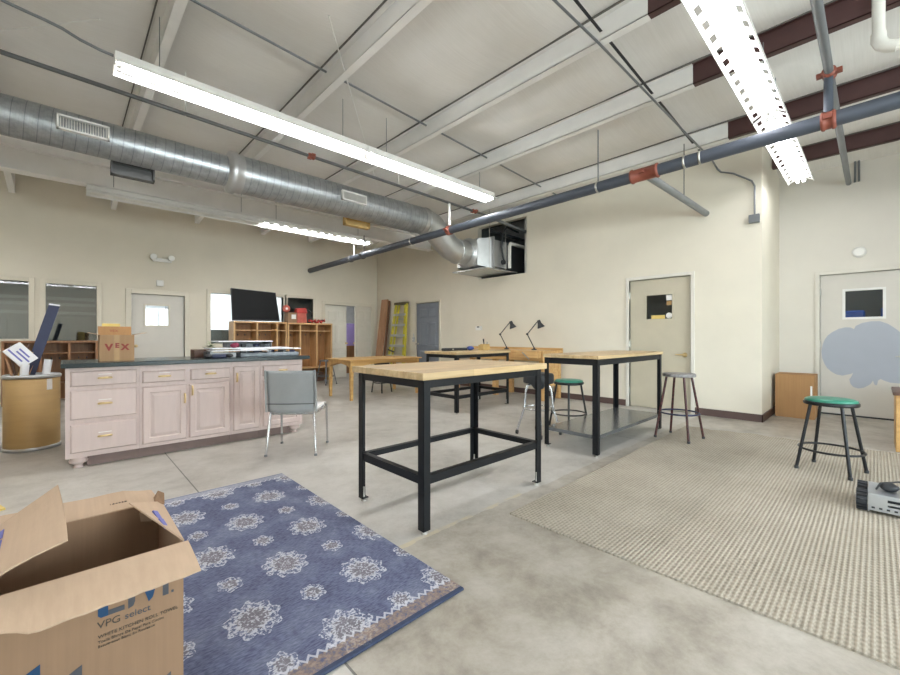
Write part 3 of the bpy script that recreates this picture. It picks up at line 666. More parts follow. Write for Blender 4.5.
solo('unit_strut', B(6.2, 7.4, 5.35, 5.39, 3.25, 3.29), 'dark', 'dark strut above the air handler', 'strut')

# ------------------------------------------------------------------ sprinkler pipes
t = thing('sprinkler_main', 'thick blue-grey sprinkler pipe crossing the whole ceiling diagonally', 'pipe', (4.64, 1.755, 2.87), 0, None, True)
def zm(y): return 2.937-.0091*(y-1.755)
obj('pipe', tube(BM(), [(4.64, -3.9, zm(-3.9)), (4.64, LY-.001, zm(LY))], .062, 28), 'pipe', t)
def coupling(c, r, w, axis, par, mat='orange'):
    bm = BM(); lathe(bm, [(r, -w/2), (r+.016, -w/2+.01), (r+.016, -w/2+.025), (r+.008, -w/2+.03), (r+.008, w/2-.03), (r+.016, w/2-.025), (r+.016, w/2-.01), (r, w/2)], c, 24, axis=axis)
    for s in (-1, 1):
        q = {'y': (r+.03)*s, 'x': (r+.03)*s, 'z': (r+.018)*s}[axis]
        if axis == 'y': obox(bm, (c[0]+q, c[1], c[2]), (.04, .05, .03)); 
        elif axis == 'x': obox(bm, (c[0], c[1]+q, c[2]), (.05, .04, .03))
        else: obox(bm, (c[0]+q, c[1], c[2]), (.04, .03, .05))
    return lab(obj('coupling', bm, mat, par), 'orange-red pipe coupling')
tee = coupling((4.64, 1.76, zm(1.76)), .062, .30, 'y', t)
coupling((4.64, .275, zm(.275)), .062, .1, 'y', t); coupling((4.64, 4.9, zm(4.9)), .062, .09, 'y', t); coupling((4.64, 7.6, zm(7.6)), .062, .06, 'y', t, 'pipe_dark'); coupling((4.64, 8.1, zm(8.1)), .062, .06, 'y', t, 'pipe_dark')
for y in (1.36, 1.22, 2.3, 5.9): obj('hanger_ring', lathe(BM(), [(.063, -.01), (.068, -.01), (.068, .01), (.063, .01)], (4.64, y, zm(y)), 28, axis='y'), 'zinc', t)
for (y, z1, m) in ((2.3, 3.62, 'pipe2'), (7.97, 3.28, 'white'), (7.55, 3.3, 'pipe_dark')): obj('hanger_rod', tube(BM(), [(4.64, y, zm(y)+.06), (4.64, y, z1)], .008 if m == 'pipe2' else .012, 6), m, t)
t = thing('sprinkler_branch', 'grey branch pipe running from the orange tee into the right wall', 'pipe', (5.7, 1.755, 2.88), 0, None, True)
obj('pipe', tube(BM(), [(4.73, 1.755, 2.935), (WX, 1.69, 2.915)], .042, 20), 'pipe2', t)
obj('hanger_rod', tube(BM(), [(5.85, 1.725, 2.96), (5.85, 1.725, 3.65)], .006, 6), 'pipe_dark', t)
t = thing('sprinkler_cross_pipe', 'grey pipe above the thick sprinkler pipe, joined to it by an upright at top right', 'pipe', (4.64, .27, 3.02), 0, None, True)
obj('pipe', tube(BM(), [(1.2, .27, 3.36), (RX-.001, .27, 3.33)], .031, 20), 'pipe2', t)
obj('upright', tube(BM(), [(4.64, .275, 3.01), (4.64, .275, 3.31)], .031, 20), 'pipe', t)
coupling((4.64, .27, 3.345), .031, .11, 'x', t)
t = thing('sprinkler_line', 'thin dark pipe with a red fitting running behind the lit light row', 'pipe', (2.5, 4.9, 3.33), 0, None, True)
obj('pipe', tube(BM(), [(XMIN+.01, 4.9, 3.515), (5.6, 4.9, 3.35)], .02, 14), 'pipe_dark', t)
coupling((2.25, 4.9, 3.408), .02, .09, 'x', t); coupling((5.25, 4.9, 3.356), .02, .1, 'x', t)
obj('drop', tube(BM(), [(4.64, 4.9, 3.35), (4.64, 4.9, 2.99)], .024, 14), 'white', t)
for x in (.9, 3.6): obj('hanger_rod', tube(BM(), [(x, 4.9, 3.40), (x, 4.9, 3.86)], .006, 6), 'white', t)
t = thing('plastic_drain_pipe', 'white plastic drain pipe with an elbow at top right corner', 'pipe', (4.4, -.05, 3.2), 0, None, True)
obj('upright', tube(BM(), [(4.4, -.013, 3.36), (4.4, -.013, 3.88)], .036, 20), 'pvc', t)
obj('elbow', tube(BM(), [(4.4, -.013, 3.40), (4.4, -.013, 3.35), (4.4, -.03, 3.31), (4.4, -.065, 3.28), (4.4, -.11, 3.265)], .043, 20), 'pvc', t)
obj('run', tube(BM(), [(4.4, -.09, 3.268), (4.4, -1.6, 3.20)], .036, 20), 'pvc', t)

# ------------------------------------------------------------------ rugs
RUGT = .012
solo('area_rug', B(-.28, 1.30, 1.275, 3.385, 0, RUGT), 'rug', 'blue area rug with white medallions beneath the open cardboard box', 'rug', bev=.004)
bm = BM(); n = 40; far = [(5.85+.025*math.sin(i*1.7)+.02*math.sin(i*.63+1)-.35*max(0, i/n-.55), -1.2+i*(1.66+1.2)/n) for i in range(n+1)]
slab(bm, [(2.067, -1.2, 0)]+[(x, y, 0) for x, y in far]+[(2.067, 1.62, 0)], (0, 0, .009))
solo('area_rug', bm, 'rug2', 'large tan ribbed rug with a frayed far edge under the green stool', 'rug')

# ------------------------------------------------------------------ steel work tables
def angle_leg(bm, x, y, sx, sy, z0, z1, w=.052, t=.005):
    """L section whose corner is at (x,y), flanges running inward"""
    a, b = sorted((x, x+sx*w)); c, d = sorted((y, y+sy*t)); box(bm, a, b, c, d, z0, z1)
    a, b = sorted((x, x+sx*t)); c, d = sorted((y, y+sy*w)); box(bm, a, b, c, d, z0, z1); return bm
def work_table(label, x0, x1, y0, y1, h, tt, ov, rail=None, shelf=None, topmat='butcher', apron=.05):
    t = thing('work_table', label, 'table', ((x0+x1)/2, (y0+y1)/2, 0), 0, None, True)
    zt = h-tt
    obj('tabletop', B(x0-ov, x1+ov, y0-ov, y1+ov, zt, h), topmat, t, .004)
    bm = BM()
    for (a, b, c, d) in ((x0+.005, x1-.005, y0+.005, y0+.045), (x0+.005, x1-.005, y1-.045, y1-.005), (x0+.005, x0+.045, y0+.045, y1-.045), (x1-.045, x1-.005, y0+.045, y1-.045)): box(bm, a, b, c, d, zt-apron, zt)
    obj('apron', bm, 'black', t, .002)
    for (x, sx) in ((x0, 1), (x1, -1)):
        for (y, sy) in ((y0, 1), (y1, -1)):
            L = obj('leg', angle_leg(BM(), x, y, sx, sy, .022, zt), 'black', t, .0015)
            cx, cy = x+sx*.026, y+sy*.026
            bm = B(min(x, x+sx*.05), max(x, x+sx*.05), min(y, y+sy*.05), max(y, y+sy*.05), .022, .027)
            obj('foot_plate', bm, 'black', L)
            obj('levelling_foot', lathe(BM(), [(.021, 0), (.021, .010), (.01, .014), (.006, .018), (.006, .095)], (cx, cy, 0), 12), 'zinc', L)
    if rail:
        for (a, b, c, d) in ((x0+.006, x1-.006, y0+.006, y0+.011), (x0+.006, x1-.006, y1-.011, y1-.006), (x0+.006, x0+.011, y0+.011, y1-.011), (x1-.011, x1-.006, y0+.011, y1-.011)):
            bm = B(a, b, c, d, rail, rail+.05)
            if b-a > d-c: box(bm, a, b, *((d, d+.035) if c < (y0+y1)/2 else (c-.035, c)), rail+.045, rail+.05)
            else: box(bm, *((b, b+.035) if a < (x0+x1)/2 else (a-.035, a)), c, d, rail+.045, rail+.05)
            obj('stretcher', bm, 'black', t)
    if shelf:
        bm = B(x0+.006, x1-.006, y0+.006, y1-.006, shelf-.004, shelf); box(bm, x0+.006, x1-.006, y0+.006, y0+.012, shelf-.035, shelf-.004); box(bm, x0+.006, x1-.006, y1-.012, y1-.006, shelf-.035, shelf-.004); box(bm, x0+.006, x0+.012, y0+.012, y1-.012, shelf-.035, shelf-.004); box(bm, x1-.012, x1-.006, y0+.012, y1-.012, shelf-.035, shelf-.004)
        obj('shelf', bm, 'steel_dark', t)
    return t
work_table('black steel work table with thick pale wood top in the middle of the floor', 1.48, 2.655, 1.775, 2.48, .934, .042, .032, rail=.285)
work_table('black steel work table with a grey lower shelf, in front of the tan door', 3.62, 5.27, 1.80, 2.38, .958, .034, .012, shelf=.205, apron=.06)
work_table('black steel work table at the back carrying the tool block and dark case', 4.14, 5.36, 4.215, 4.90, .91, .04, .02, rail=.22)

# ------------------------------------------------------------------ stools
def stool(name, label, loc, h, rs, rf, ring_z, seat, leg, ringm, rot=0, seat_t=.03, tall=False, pad=None, feet='dark'):
    t = thing(name, label, 'stool', loc, rot)
    obj('seat', lathe(BM(), [(rs-.004, h-seat_t), (rs, h-seat_t+.006), (rs, h-.006), (rs-.006, h)], seg=32), seat if not pad else 'stool_black', t)
    if pad: obj('cushion', lathe(BM(), [(rs-.012, h), (rs-.008, h+.012), (rs-.03, h+.024), (rs*.5, h+.03), (.01, h+.031)], seg=32), pad, t)
    rt = rs-.035
    for k in range(4):
        a = PI/4+k*PI/2; c, s = math.cos(a), math.sin(a)
        L = obj('leg', tube(BM(), [(rt*c, rt*s, h-seat_t), (rf*c, rf*s, .012)], .0125, 10), leg, t)
        obj('rubber_foot', lathe(BM(), [(.0155, 0), (.0155, .02), (.0133, .024)], (rf*c, rf*s, 0), 10), feet, L)
    f = (h-seat_t-ring_z)/(h-seat_t); rr = rt+(rf-rt)*f
    bm = BM(); tube(bm, ring((0, 0, ring_z), rr-.004, 36), .009, 8, closed=True); obj('foot_ring', bm, ringm, t)
    return t
stool('metal_stool', 'black stool with a bright green seat standing on the tan rug at right', (4.685, .263, .009), .585, .178, .243, .18, 'green', 'stool_black', 'stool_black', -.25, pad='green')
stool('metal_stool', 'green-seated black stool partly hidden behind the shelved work table', (4.50, 2.61, 0), .585, .178, .235, .2, 'green', 'stool_black', 'stool_black', -.26, pad='green')
stool('metal_stool', 'tall red and black mottled stool with grey patterned seat at table end', (4.97, 1.515, .009), .72, .165, .25, .285, 'grey_mottle', 'red_mottle', 'bluering', -.13, seat_t=.035)
t = thing('swivel_stool', 'chrome-legged stool with thick black seat between the two work tables', 'stool', (4.0, 2.71, 0), .3)
obj('seat', lathe(BM(), [(.165, .60), (.175, .61), (.175, .69), (.165, .71), (.1, .72), (.01, .722)], seg=32), 'dark', t)
obj('post', tube(BM(), [(0, 0, .40), (0, 0, .60)], .02, 12), 'chrome', t)
obj('hub', lathe(BM(), [(.05, .53), (.09, .58), (.09, .60)], seg=20), 'dark', t)
for k in range(4):
    a = k*PI/2+.4; c, s = math.cos(a), math.sin(a)
    L = obj('leg', tube(BM(), [(.06*c, .06*s, .585), (.12*c, .12*s, .57), (.145*c, .145*s, .52), (.165*c, .165*s, .3), (.245*c, .245*s, .05)], .0125, 10), 'chrome', t)
    obj('caster', lathe(BM(), [(.012, -.012), (.025, -.012), (.025, .012), (.012, .012)], (.248*c, .248*s, .025), 14, axis='y'), 'dark', L)
bm = BM(); tube(bm, ring((0, 0, .31), .175, 36), .009, 8, closed=True); obj('foot_ring', bm, 'chrome', t)
# stools behind the yellow table and by the cubbies
t = stool('metal_stool', 'grey metal stool with slanted legs in front of the oak cubbies', (4.52, 9.05, 0), .58, .16, .24, .2, 'pipe2', 'pipe2', 'pipe2', .3)
t = stool('metal_stool', 'dark thin-legged stool tucked under the yellow table', (4.72, 7.0, 0), .60, .16, .2, .2, 'dark', 'stool_black', 'stool_black', .2)

# ------------------------------------------------------------------ yellow table
t = thing('wooden_table', 'yellow oak table with arched apron in front of the double doors', 'table', (4.42, 6.8, 0), 0, None, True)
x0, x1, y0, y1 = 3.65, 5.2, 6.38, 7.22
obj('tabletop', B(x0-.04, x1+.04, y0-.04, y1+.04, .70, .725), 'yellow_wood', t, .006)
def arched(a, b, horiz, c, th, za=.70, zb=.565, zm=.645):
    bm = BM(); n = 14; lo = [(a+(b-a)*i/n, zb+(zm-zb)*math.sin(PI*i/n)**.6) for i in range(n+1)]
    P = [(a, za)]+[(u, z) for u, z in lo]+[(b, za)]
    if horiz: slab(bm, [(u, c, z) for u, z in P], (0, th, 0))
    else: slab(bm, [(c, u, z) for u, z in P], (th, 0, 0))
    return bm
for c in (y0+.01, y1-.03): obj('apron', arched(x0+.05, x1-.05, True, c, .02), 'yellow_wood', t)
for c in (x0+.01, x1-.03): obj('apron', arched(y0+.05, y1-.05, False, c, .02), 'yellow_wood', t)
for x in (x0, x1-.065):
    for y in (y0, y1-.065):
        q = .01; obj('leg', quadbox(BM(), [(x+q, y+q, 0), (x+.065-q, y+q, 0), (x+.065-q, y+.065-q, 0), (x+q, y+.065-q, 0), (x, y, .70), (x+.065, y, .70), (x+.065, y+.065, .70), (x, y+.065, .70)]), 'yellow_wood', t, .003)

# ------------------------------------------------------------------ wall workbench with lamps
t = thing('workbench', 'long yellow wooden workbench standing against the right wall', 'workbench', (6.38, 5.1, 0), 0, None, True)
obj('benchtop', B(6.05, 6.67, 4.0, 6.3, .845, .885), 'bench_wood', t, .004)
obj('backsplash', B(6.67, 6.695, 4.0, 6.3, .80, .925), 'bench_wood', t, .003)
obj('front_apron', B(6.07, 6.09, 4.02, 6.28, .70, .845), 'bench_wood', t, .003)
for y in (4.02, 5.1, 6.18): obj('leg', B(6.09, 6.17, y, y+.1, 0, .845), 'bench_wood', t, .004); obj('leg', B(6.58, 6.66, y, y+.1, 0, .845), 'bench_wood', t, .004)
obj('end_panel', B(6.17, 6.58, 4.03, 4.05, .25, .845), 'bench_wood', t, .003)
obj('vise_jaw', B(5.93, 6.05, 4.05, 4.5, .76, .88), 'bench_wood', t, .004)
obj('vise_handle', tube(BM(), [(5.91, 4.2, .74), (5.91, 4.35, .86)], .01, 8), 'zinc', t)
def lamp(label, x, y):
    t = thing('desk_lamp', label, 'lamp', (x, y, .885), 0)
    obj('base', lathe(BM(), [(.05, 0), (.05, .015), (.02, .025), (.014, .05)], seg=18), 'dark', t)
    e = Vector((-.094, .09, .30)); h = Vector((.04, -.04, .53))
    obj('lower_arm', tube(BM(), [(0, 0, .04), e], .009, 8), 'dark', t); obj('joint', lathe(BM(), [(.018, -.015), (.018, .015)], e, 12, axis='x'), 'dark', t)
    obj('upper_arm', tube(BM(), [e, h], .009, 8), 'dark', t)
    bm = BM(); d = Vector((.25, -.25, -.9)).normalized(); q = d.to_track_quat('Z', 'Y').to_matrix()
    lathe(bm, [(.012, -.07), (.032, -.065), (.036, .0), (.042, .01), (.045, .02), (.068, .065), (.07, .08), (.062, .08), (.04, .03), (.02, .02)], seg=20)
    bmesh.ops.transform(bm, matrix=Matrix.Translation(h+Vector((.01, -.05, -.03)))@q.to_4x4(), verts=bm.verts)
    obj('shade', bm, 'dark', t)
    return t
lamp('black swing-arm lamp on the workbench, the left of two nearer the tool block', 6.45, 5.13)
lamp('black swing-arm lamp on the workbench, the right of two nearer the tan door', 6.45, 4.47)
t = thing('tool_block', 'pale wooden block holding pencils and tools on the back work table', 'tool block', (5.12, 4.55, .91), 0, None, True)
for i in range(4): obj('slot_block', B(5.03+.045*i, 5.068+.045*i, 4.5, 4.6, .91, 1.0+.012*(i % 2)), 'pencil', t, .002)
obj('upright_tool', tube(BM(), [(5.12, 4.55, .98), (5.10, 4.55, 1.1)], [.008, .014], 8), 'dark', t); obj('upright_tool', tube(BM(), [(5.19, 4.55, .98), (5.195, 4.55, 1.05)], .006, 8), 'pipe2', t)
t = thing('tool_case', 'long black case lying along the back work table', 'case', (4.6, 4.72, .91), 0, None, True)
obj('body', B(4.33, 4.86, 4.68, 4.76, .91, .955), 'dark', t, .012); obj('latch', B(4.5, 4.53, 4.672, 4.68, .92, .945), 'zinc', t)
def lump(bm, c, s, n=10, amp=.25, seed=1):
    r = random.Random(seed); g = bmesh.ops.create_icosphere(bm, subdivisions=3, radius=1)['verts']
    ph = [(r.uniform(2, 6), r.uniform(2, 6), r.uniform(2, 6), r.uniform(0, 6)) for _ in range(4)]
    for v in g:
        k = 1+amp*sum(math.sin(a*v.co.x+b*v.co.y+cc*v.co.z+p) for a, b, cc, p in ph)/4
        v.co = Vector((c[0]+v.co.x*s[0]*k, c[1]+v.co.y*s[1]*k, c[2]+max(-.98, v.co.z*k)*s[2]))
    for v in g:
        for f in v.link_faces: f.smooth = True
    return bm
solo('cloth_bundle', lump(BM(), (4.90, 4.66, .945), (.06, .055, .036), seed=4), 'blue', 'crumpled blue cloth at the right end of the black case', 'cloth')

# ------------------------------------------------------------------ plank and ladder by the corner
def lean(bm, p0, p1, wv, tv, mi=(0, 0)):
    p0, p1, wv, tv = map(Vector, (p0, p1, wv, tv))
    return quadbox(bm, [p0, p0+wv, p0+wv+tv, p0+tv, p1, p1+wv, p1+wv+tv, p1+tv])
t = thing('leaning_plank', 'broad brown wooden plank leaning against the right wall in the corner', 'plank', (6.4, 9.85, 0), 0, None, True)
obj('board', lean(BM(), (6.36, 9.87, 0), (6.645, 9.87, 2.2), (0, -.3, 0), (.045, 0, -.01)), 'plank', t, .003)
obj('batten', lean(BM(), (6.44, 9.56, 0), (6.665, 9.56, 2.15), (0, -.07, 0), (.03, 0, 0)), 'plank_edge', t, .003)
t = thing('step_ladder', 'folded yellow stepladder leaning against the right wall beside the plank', 'ladder', (6.5, 9.0, 0), 0, None, True)
def lad(u, z, o=0): return Vector((6.44+.16*z/2.05+o, u-.11, z))
for (ua, ub) in ((9.52, 9.26), (8.72, 8.80)):
    obj('front_rail', lean(BM(), lad(ua, .0), lad(ub, 2.02), (0, -.09, 0), (.03, 0, 0)), 'ladder_y', t, .004)
for (ua, ub) in ((9.42, 9.17), (8.84, 8.9)):
    obj('rear_rail', lean(BM(), lad(ua, .0, .05), lad(ub, 2.0, .05), (0, -.06, 0), (.03, 0, 0)), 'ladder_y', t, .004)
for i in range(6):
    z = .3+i*.28; w = z/2.05
    obj('tread', lean(BM(), lad(9.50-.24*w, z, -.01), lad(9.50-.24*w, z+.06, -.01), (0, -(.80-.30*w), 0), (.06, 0, 0)), 'alu', t)
for z in (.55, 1.1, 1.6): obj('rear_brace', lean(BM(), lad(9.4-.22*z/2, z, .075), lad(9.4-.22*z/2, z+.03, .075), (0, -(.56-.2*z/2), 0), (.012, 0, 0)), 'alu', t)
obj('top_cap', lean(BM(), lad(9.28, 2.0, -.02), lad(9.28, 2.07, -.02), (0, -.54, 0), (.11, 0, 0)), 'ladder_d', t, .01)
obj('spreader', tube(BM(), [lad(9.4, .78, -.03), lad(9.2, .72, .03)], .02, 8), 'dark', t)

# ------------------------------------------------------------------ cubby units and what stands on them
def cubby(label, x0, x1, divs, z1, y0=9.78, y1=10.16, zs=1.29, zb=.34, edge='oak_light', backm='oak_back', inner='oak', post=None):
    t = thing('cubby_unit', label, 'cubby', ((x0+x1)/2, (y0+y1)/2, 0), 0, None, True)
    w = .035
    obj('top', B(x0, x1, y0-.01, y1, z1-.035, z1), edge, t, .003)
    obj('side_panel', B(x0, x0+w, y0, y1, 0, z1-.035), edge, t, .002); obj('side_panel', B(x1-w, x1, y0, y1, 0, z1-.035), edge, t, .002)
    obj('back_panel', B(x0+w, x1-w, y1-.012, y1, 0.02, z1-.035), backm, t)
    for d in divs: obj('divider', B(d-.018, d+.018, y0, y1-.012, zb+.03, z1-.035), edge, t, .002)
    obj('shelf', B(x0+w, x1-w, y0+.004, y1-.012, zs-.02, zs), edge, t, .002)
    obj('bench_shelf', B(x0+w, x1-w, y0, y1-.012, zb, zb+.03), edge, t, .002)
    bm = BM(); n = 0
    xs_ = [x0+w]+[q for d in divs for q in (d-.018, d+.018)]+[x1-w]
    for a, b in zip(xs_[::2], xs_[1::2]):
        for k in (.33, .67):
            xx = a+(b-a)*k; tube(bm, [(xx, y1-.013, zs-.10), (xx, y1-.05, zs-.12), (xx, y1-.055, zs-.09)], .006, 6)
    obj('coat_hooks', bm, 'pipe_dark', t)
    return t
cubby('left half of the long oak cubby bench below the television', 2.70, 3.88, (3.20, 3.65), 1.485)
cubby('right half of the long oak cubby bench carrying the red bag', 3.89, 5.05, (4.20, 4.63), 1.475, y0=9.76)
cubby('low brown cubby behind the left end of the pink cabinet', -.75, .78, (-.30, .055, .42), 1.065, zs=.86, zb=.3, edge='old_oak', backm='old_oak', inner='old_oak')
solo('storage_box', B(4.05, 4.4, 9.80, 10.08, 0, .25), 'plank_edge', 'dark reddish box under the right half of the oak cubby bench', 'box', bev=.01)
solo('storage_box', B(4.48, 4.85, 9.82, 10.08, 0, .22), 'walnut', 'dark brown box under the oak cubby bench near the grey stool', 'box', bev=.01)
# television, leaning back
t = thing('television', 'large black flat television standing on the oak cubbies', 'television', (3.19, 9.86, 1.497), 0)
t.rotation_euler = (math.radians(-8), 0, math.radians(0))
bm = BM(); slab(bm, [(-.50, -.02, .0), (.54, -.02, .01), (.48, -.02, .70), (-.50, -.02, .735)], (0, .045, 0))
obj('case', bm, 'tvb', t, .006)
bm = BM(); slab(bm, [(-.485, -.0215, .03), (.52, -.0215, .04), (.465, -.0215, .685), (-.485, -.0215, .72)], (0, .001, 0)); obj('screen', bm, 'tvs', t)
obj('rear_housing', B(-.3, .3, .025, .07, .12, .55), 'tvb', t, .02)
t = thing('cardboard_carton', 'small tan carton with a white label next to the red bag on the cubbies', 'carton', (4.05, 9.97, 1.475), 0, None, True)
obj('body', B(3.93, 4.15, 9.86, 10.08, 1.475, 1.73), 'card', t, .003); obj('label_sticker', B(4.02, 4.13, 9.858, 9.86, 1.57, 1.68), 'label', t)
t = thing('coral_reel', 'coral round reel perched on the tan carton beside the television', 'reel', (3.92, 9.95, 1.71), 0, None, True)
obj('rim', lathe(BM(), [(.04, -.05), (.085, -.05), (.09, -.02), (.07, 0), (.09, .02), (.085, .05), (.04, .05)], (3.92, 9.95, 1.82), 20, axis='y'), 'pinkred', t)
obj('hub', lathe(BM(), [(.03, -.06), (.03, .06)], (3.92, 9.95, 1.82), 12, axis='y'), 'label', t)
t = thing('red_bag', 'red cloth bag with a black strap standing on the oak cubbies', 'bag', (4.36, 9.95, 1.475), 0, None, True)
obj('body', quadbox(BM(), [(4.16, 9.87, 1.475), (4.43, 9.87, 1.475), (4.43, 10.05, 1.475), (4.16, 10.05, 1.475), (4.17, 9.9, 1.80), (4.41, 9.9, 1.82), (4.41, 10.02, 1.82), (4.17, 10.02, 1.80)]), 'pinkred', t, .03, 3)
obj('flap', quadbox(BM(), [(4.155, 9.862, 1.72), (4.435, 9.862, 1.72), (4.435, 10.06, 1.72), (4.155, 10.06, 1.72), (4.17, 9.89, 1.845), (4.41, 9.89, 1.86), (4.41, 10.03, 1.86), (4.17, 10.03, 1.845)]), 'red', t, .02, 3)
obj('strap', tube(BM(), [(4.41, 9.9, 1.80), (4.48, 9.88, 1.79), (4.53, 9.87, 1.73), (4.54, 9.87, 1.62)], .014, 8), 'dark', t)
t = thing('red_straps', 'tangle of red straps lying on the cubby top right of the red bag', 'straps', (4.76, 9.93, 1.475), 0, None, True)
obj('tangle', tube(BM(), [(4.50+.40*i/24, 9.93+.06*math.sin(i*1.3), 1.50+.028*(1+math.sin(i*.9))) for i in range(25)], .022, 8), 'red', t)
obj('buckle', tube(BM(), [(4.78, 9.88, 1.56), (4.84, 9.86, 1.57), (4.90, 9.88, 1.53)], .013, 8), 'dark', t)

# ------------------------------------------------------------------ pink cabinets
CF, CB, CZ0, CZ1 = 4.74, 5.40, .095, .87
G = None
def front(bm, a, b, c, d, raised=False):
    """slab front with a moulded edge, standing proud of the carcass at y=CF"""
    y = CF
    P = [(a, y, c), (b, y, c), (b, y, d), (a, y, d)]; q = .012
    v = [bm.verts.new(p) for p in P]; u = [bm.verts.new((x+(q if x == a else -q), y-.02, z+(q if z == c else -q))) for x, _, z in P]
    for i in range(4): bm.faces.new((v[i], v[(i+1) % 4], u[(i+1) % 4], u[i]))
    if not raised: bm.faces.new(u); return bm
    m = .055
    def lay(k, dy): return [bm.verts.new((x+(k if x == a else -k), y-dy, z+(k if z == c else -k))) for x, _, z in P]
    r1 = lay(m, .02); r2 = lay(m+.008, .010); r3 = lay(m+.016, .010); r4 = lay(m+.04, .018)
    prev = u
    for r in (r1, r2, r3, r4):
        for i in range(4): bm.faces.new((prev[i], prev[(i+1) % 4], r[(i+1) % 4], r[i]))
        prev = r
    bm.faces.new(prev); return bm
def pull_h(x, z, par):
    bm = BM(); tube(bm, [(x-.045, CF-.02, z), (x-.04, CF-.038, z+.004), (x, CF-.046, z+.006), (x+.04, CF-.038, z+.004), (x+.045, CF-.02, z)], .0075, 8)
    obox(bm, (x, CF-.022, z-.002), (.10, .004, .012)); obj('handle', bm, 'brass', par)
def pull_v(x, z, par):
    bm = BM(); tube(bm, [(x, CF-.02, z-.045), (x, CF-.038, z-.04), (x, CF-.046, z), (x, CF-.038, z+.04), (x, CF-.02, z+.045)], .0075, 8)
    obox(bm, (x, CF-.022, z), (.012, .004, .10)); obj('handle', bm, 'brass', par)
def unit(label, x0, x1, drawers, doors, feet=()):
    t = thing('base_cabinet', label, 'cabinet', ((x0+x1)/2, (CF+CB)/2, 0), 0, None, True)
    obj('carcass', B(x0+.001, x1-.001, CF, CB, CZ0, CZ1), 'pink', t)
    for (a, b, c, d, lb) in drawers:
        o = obj('drawer', front(BM(), a, b, c, d), 'pink', t); pull_h((a+b)/2, (c+d)/2, o)
        if lb: obj('label_strip', B((a+b)/2-.045, (a+b)/2+.045, CF-.0215, CF-.0195, (c+d)/2+.031, (c+d)/2+.037), 'label', o)
    for (a, b, c, d, hx, hz) in doors:
        o = obj('door', front(BM(), a, b, c, d, True), 'pink', t); pull_v(hx, hz, o)
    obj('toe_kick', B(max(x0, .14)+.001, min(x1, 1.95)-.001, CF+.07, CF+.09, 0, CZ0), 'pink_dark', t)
    for x in feet:
        for y in (CF+.06, CB-.06):
            obj('bun_foot', lathe(BM(), [(.035, 0), (.038, .008), (.026, .018), (.030, .028), (.06, .045), (.065, .06), (.055, .075), (.06, .082), (.06, .095)], (x, y, 0), 18), 'pink', t)
    return t
unit('pink whitewashed drawer cabinet with three stacked drawers next to the kraft drum', 0, .503, [(.03, .487, .705, .84, 1), (.03, .487, .42, .675, 1), (.03, .487, .135, .385, 1)], [], (.085,))
unit('pink whitewashed cabinet with two drawers above two raised-panel doors', .503, 1.285, [(.522, .87, .70, .815, 1), (.908, 1.272, .70, .815, 1)], [(.522, .885, .125, .668, .86, .53), (.897, 1.272, .125, .668, .925, .60)])
unit('narrow pink whitewashed cabinet with a single tall door', 1.285, 1.587, [], [(1.30, 1.574, .128, .82, 1.335, .70)])
unit('pink whitewashed end cabinet behind the grey chair', 1.587, 2.062, [(1.605, 2.045, .69, .815, 1)], [(1.605, 2.045, .128, .655, 1.65, .55)], (1.985,))
solo('countertop', B(-.028, 2.135, 4.685, 5.46, .8705, .91), 'laminate', 'dark green laminate countertop over the row of pink cabinets', 'countertop', bev=.006)

# ------------------------------------------------------------------ VEX carton on the counter
def Tface(x, y, z): return Matrix(((1, 0, 0, x), (0, 0, -1, y), (0, 1, 0, z), (0, 0, 0, 1)))     # text in the XZ plane facing -Y
t = thing('cardboard_box', 'open cardboard box with red lettering standing on the pink cabinets', 'box', (.35, 5.08, .91), 0, None, True)
a, b, c, d, z0, z1, w = .232, .487, 4.95, 5.20, .91, 1.155, .005
bm = B(a, b, c, c+w, z0, z1); box(bm, a, b, d-w, d, z0, z1); box(bm, a, a+w, c+w, d-w, z0, z1); box(bm, b-w, b, c+w, d-w, z0, z1); box(bm, a+w, b-w, c+w, d-w, z0, z0+w)
obj('body', bm, 'card_in', t)
obj('flap', slab(BM(), [(a, d, z1), (b, d, z1), (b, d+.02, z1+.085), (a, d+.02, z1+.085)], (0, .004, 0)), 'card_brown', t)
obj('flap', slab(BM(), [(a, c, z1), (a, d, z1), (a-.08, d, z1+.02), (a-.08, c, z1+.02)], (0, 0, .004)), 'card_lit', t)
obj('flap', slab(BM(), [(b, c, z1), (b, d, z1), (b+.10, d, z1+.02), (b+.10, c, z1+.02)], (0, 0, .004)), 'card_lit', t)
obj('yellow_sheet', B(.262, .40, 5.228, 5.231, 1.0, 1.268), 'yellow', t)
obj('packing_tape', B(.335, .375, c-.001, c, z0, z1), 'tape', t)
text('V', .085, Tface(.272, c-.002, 1.01), 'printed_text', 'ink_red', t, off=.004); text('E', .06, Tface(.343, c-.002, 1.035), 'printed_text', 'ink_red', t, off=.003); text('X', .075, Tface(.39, c-.002, 1.015), 'printed_text', 'ink_red', t, off=.004)
text('VEX', .035, Matrix.Translation((.32, d+.006, z1+.03))@Euler((math.radians(77), 0, 0)).to_matrix().to_4x4(), 'printed_text', 'ink_red', t)
